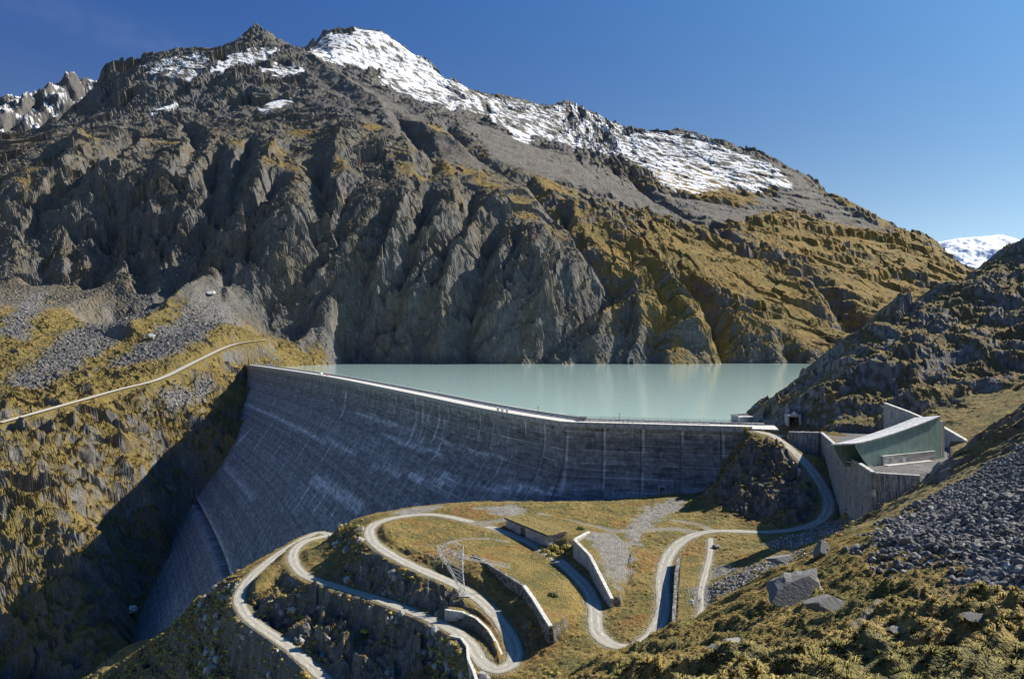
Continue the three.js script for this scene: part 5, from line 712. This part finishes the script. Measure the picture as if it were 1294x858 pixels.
// ---------------------------------------------------------------- vehicles on the crest
const glassMat = new THREE.MeshStandardMaterial({ color: new THREE.Color().setRGB(.03, .035, .04), roughness: .1 }), tyreMat = new THREE.MeshStandardMaterial({ color: new THREE.Color().setRGB(.03, .03, .03), roughness: .9 });
function vehicle(name, label, colour, prof, win, W, px, off, cat, group, dir = 0) {
  let s = S0, best = 1e9; for (let q = S0; q < SE; q += 1) { const c = crestAt(q), e = Math.abs(CX + F * (c.x - c.nx * off) / (c.z - c.nz * off) - px); if (e < best) { best = e; s = q; } }
  const c = crestAt(s), o = thing(name, label, cat, [c.x - c.nx * off, CREST + .45, -(c.z - c.nz * off)], Math.atan2(c.tz, c.tx) + dir, group);
  const sh = new THREE.Shape(prof.map(([x, y]) => new THREE.Vector2(x, y))), g = new THREE.ExtrudeGeometry(sh, { depth: W - .16, bevelEnabled: true, bevelSize: .08, bevelThickness: .08, bevelSegments: 2 }); g.translate(0, 0, -W / 2 + .08);
  mesh('body', g, new THREE.MeshPhysicalMaterial({ color: new THREE.Color().setRGB(...colour), roughness: .35, clearcoat: .6 }), o);
  const wg = new THREE.ExtrudeGeometry(new THREE.Shape(win.map(([x, y]) => new THREE.Vector2(x, y))), { depth: W + .02, bevelEnabled: false }); wg.translate(0, 0, -W / 2 - .01); mesh('side_windows', wg, glassMat, o);
  const L = prof.reduce((m, p) => Math.max(m, p[0]), 0); for (const x of [L * .19, L * .80]) for (const z of [-1, 1]) { const t = new THREE.CylinderGeometry(.33, .33, .22, 16); t.rotateX(Math.PI / 2); mesh('wheel', t.translate(x, .33, z * (W / 2 - .1)), tyreMat, o); }
  return o;
}
const vanP = [[0, .35], [5.2, .35], [5.2, 1.1], [4.7, 1.25], [4.1, 2.15], [3.8, 2.25], [.1, 2.25], [0, 2.1]], vanW = [[.4, 1.25], [4.35, 1.3], [4.0, 1.95], [.4, 1.95]], carP = [[0, .3], [4.2, .3], [4.2, .75], [3.9, .9], [3.1, 1.0], [2.5, 1.45], [.8, 1.48], [.1, 1.0], [0, .8]], carW = [[.5, 1.0], [2.95, 1.0], [2.4, 1.38], [.85, 1.38]];
for (const [px, w, label] of [[629.5, 1.3, 'white control cabinet on the crest road, widest of the three'], [635, 1.1, 'white control cabinet on the crest road standing between two others'], [640.5, .9, 'white control cabinet on the crest road with a dark notice']]) {
  let s = S0, best = 1e9; for (let q = S0; q < SE; q += .5) { const c = crestAt(q), e = Math.abs(CX + F * (c.x - c.nx * 3) / (c.z - c.nz * 3) - px); if (e < best) { best = e; s = q; } }
  const c = crestAt(s), o = thing('control_cabinet', label, 'cabinet', [c.x - c.nx * 3, CREST + .45, -(c.z - c.nz * 3)], Math.atan2(c.tz, c.tx)); mesh('housing', box(w, 1.7, .8, 0, 1.0, 0), paleMat, o); mesh('plinth', box(w + .2, .2, 1, 0, .08, 0), concreteMat, o); mesh('cap', box(w + .16, .1, .96, 0, 1.9, 0), galvMat, o); if (w < 1) mesh('notice', box(.5, .6, .04, 0, 1.2, .42), steelMat, o);
}
vehicle('car', 'red car parked on the crest by the far shore', [.45, .05, .04], carP, carW, 1.8, 413, 9, 'car');
vehicle('van', 'white van standing on the crest next to the red car', [.8, .8, .78], vanP, vanW, 1.95, 405, 8, 'van');
// ---------------------------------------------------------------- walkers on the crest
function person(label, jacket, trousers, hair, px, off, face, step) {
  const R = 56, mc = new MarchingCubes(R, new THREE.MeshBasicMaterial(), false, false, 60000); mc.isolation = 0;
  const cap = (p, a, b, ra, rb) => { const ab = b.map((v, i) => v - a[i]), ap = p.map((v, i) => v - a[i]), t = clamp((ap[0] * ab[0] + ap[1] * ab[1] + ap[2] * ab[2]) / (ab[0] ** 2 + ab[1] ** 2 + ab[2] ** 2)); return Math.hypot(ap[0] - ab[0] * t, ap[1] - ab[1] * t, ap[2] - ab[2] * t) - mix(ra, rb, t); };
  const bones = [[[-.10, .92, 0], [-.12, .50, step * .12], .095, .065], [[-.12, .50, step * .12], [-.12, .09, step * .2 - .02], .06, .045], [[.10, .92, 0], [.12, .50, -step * .08], .095, .065], [[.12, .50, -step * .08], [.12, .09, -step * .24], .06, .045], [[-.12, .05, step * .2 - .02], [-.13, .04, step * .2 + .14], .05, .04], [[.12, .05, -step * .24], [.13, .04, -step * .24 + .15], .05, .04], [[0, .95, 0], [0, 1.22, 0], .15, .15], [[0, 1.22, 0], [0, 1.40, 0], .16, .12], [[-.16, 1.40, 0], [.16, 1.40, 0], .075, .075], [[-.20, 1.40, 0], [-.26, 1.12, -step * .08], .055, .045], [[-.26, 1.12, -step * .08], [-.25, .88, .06], .043, .035], [[.20, 1.40, 0], [.26, 1.12, step * .08], .055, .045], [[.26, 1.12, step * .08], [.25, .88, .12], .043, .035], [[-.25, .87, .07], [-.245, .78, .09], .036, .026], [[.25, .87, .13], [.245, .78, .15], .036, .026], [[0, 1.42, 0], [0, 1.54, .01], .055, .05], [[0, 1.60, .01], [0, 1.67, .01], .09, .095], [[0, 1.61, .10], [0, 1.625, .115], .02, .015]];
  for (let k = 0; k < R; k++) for (let j = 0; j < R; j++) for (let i = 0; i < R; i++) { const p = [(i - R / 2) / (R / 2) * .95, (j - R / 2) / (R / 2) * .95 + .88, (k - R / 2) / (R / 2) * .95]; let d = 9; for (const [a, b, ra, rb] of bones) { const e = cap(p, a, b, ra, rb), h = clamp(.5 + .5 * (d - e) / .03); d = mix(d, e, h) - .03 * h * (1 - h); } mc.field[k * R * R + j * R + i] = -d; }
  mc.update(); const n = mc.count, P = mc.positionArray.slice(0, n * 3), N = mc.normalArray.slice(0, n * 3), col = new Float32Array(n * 3);
  for (let i = 0; i < n; i++) { P[3 * i] *= .95; P[3 * i + 1] = P[3 * i + 1] * .95 + .88; P[3 * i + 2] *= .95; const y = P[3 * i + 1], x = Math.abs(P[3 * i]), z = P[3 * i + 2]; const c = y < .11 ? [.03, .025, .02] : y < .95 && x < .2 ? trousers : y < .84 || y > 1.5 ? (y > 1.64 || (y > 1.56 && z < -.01) ? hair : [.42, .25, .17]) : jacket; col.set(c, 3 * i); }
  const g = new THREE.BufferGeometry(); g.setAttribute('position', new THREE.BufferAttribute(P, 3)); g.setAttribute('normal', new THREE.BufferAttribute(N, 3)); g.setAttribute('color', new THREE.BufferAttribute(col, 3));
  let s = S0, best = 1e9; for (let q = S0; q < SE; q += .25) { const c = crestAt(q), e = Math.abs(CX + F * (c.x - c.nx * off) / (c.z - c.nz * off) - px); if (e < best) { best = e; s = q; } }
  const c = crestAt(s), o = mesh('person', g, new THREE.MeshStandardMaterial({ vertexColors: true, roughness: .9 })); o.position.set(c.x - c.nx * off, CREST + .45, -(c.z - c.nz * off)); o.rotation.y = face; return tag(o, label, 'person');
}
person('person in a dark blue jacket walking on the crest road', [.03, .04, .08], [.03, .03, .035], [.05, .03, .02], 788, 5.5, 1.4, 1);
person('person in a black jacket and grey trousers on the crest road', [.02, .02, .022], [.12, .12, .12], [.02, .015, .01], 794, 5, 1.5, -1);
person('person in a brown jacket walking behind two others on the crest', [.12, .06, .03], [.03, .03, .05], [.1, .07, .04], 800, 6, 1.3, 1);
// ---------------------------------------------------------------- tunnel mouths and the lookout at the spur
{
  const p = march(Hfar, 797, 458, 1200, 1500), o = thing('tunnel_portal', 'arched tunnel mouth in the cliff at the far waterline', 'tunnel', [p[0], 0, -p[2] + 9]);
  const ring = (r, y0) => { const s = new THREE.Shape(); s.moveTo(-r, -3); s.lineTo(-r, y0); s.absarc(0, y0, r, Math.PI, 0, true); s.lineTo(r, -3); return s; }; const a = ring(6, 8), h = ring(4.2, 7.6); a.holes.push(h); const g = new THREE.ExtrudeGeometry(a, { depth: 13, bevelEnabled: false }); g.translate(0, 0, -12); mesh('portal_frame', g, concreteMat, o); const d = new THREE.ExtrudeGeometry(ring(4.3, 7.6), { depth: .4, bevelEnabled: false }); mesh('back_wall', d.translate(0, 0, -11.6), concreteMat, o);
  const q = on(1004, 537.5, 4), t = thing('tunnel_portal', 'small concrete tunnel entrance with a white gable in the shaded spur', 'tunnel', [q[0], q[1], -q[2]], -.25);
  mesh('portal_frame', merge([box(.7, 4.2, 9, -2.4, 1.6, -4.5), box(.7, 4.2, 9, 2.4, 1.6, -4.5), box(5.5, .7, 9, 0, 3.9, -4.5), box(4.1, 4.2, .5, 0, 1.6, -8.7)]), concreteMat, t);
  const s = new THREE.Shape(); s.moveTo(-1, 0); s.lineTo(1, 0); s.lineTo(1, .9); s.lineTo(0, 1.6); s.lineTo(-1, .9); mesh('white_gable', new THREE.ExtrudeGeometry(s, { depth: .4, bevelEnabled: false }).translate(0, 4.26, -.3), paleMat, t);
  const l = on(944, 530, 2.2), k = thing('lookout', 'small concrete lookout platform at the tip of the spur', 'lookout', [l[0], 0, -l[2] - 6], .2); mesh('platform', box(9, 5, 7, 0, .6, 0), concreteMat, k); mesh('parapet', merge([box(9.2, 1, .4, 0, 3.6, -3.4), box(.4, 1, 7, -4.4, 3.6, 0)]), paleMat, k); mesh('stair', merge([0, 1, 2, 3, 4, 5].map(i => box(2.4, .5, 1, 5.2 + i * .9, 2.6 - i * .45, 1.5))), concreteMat, k);
}

renderer.render(scene, camera);
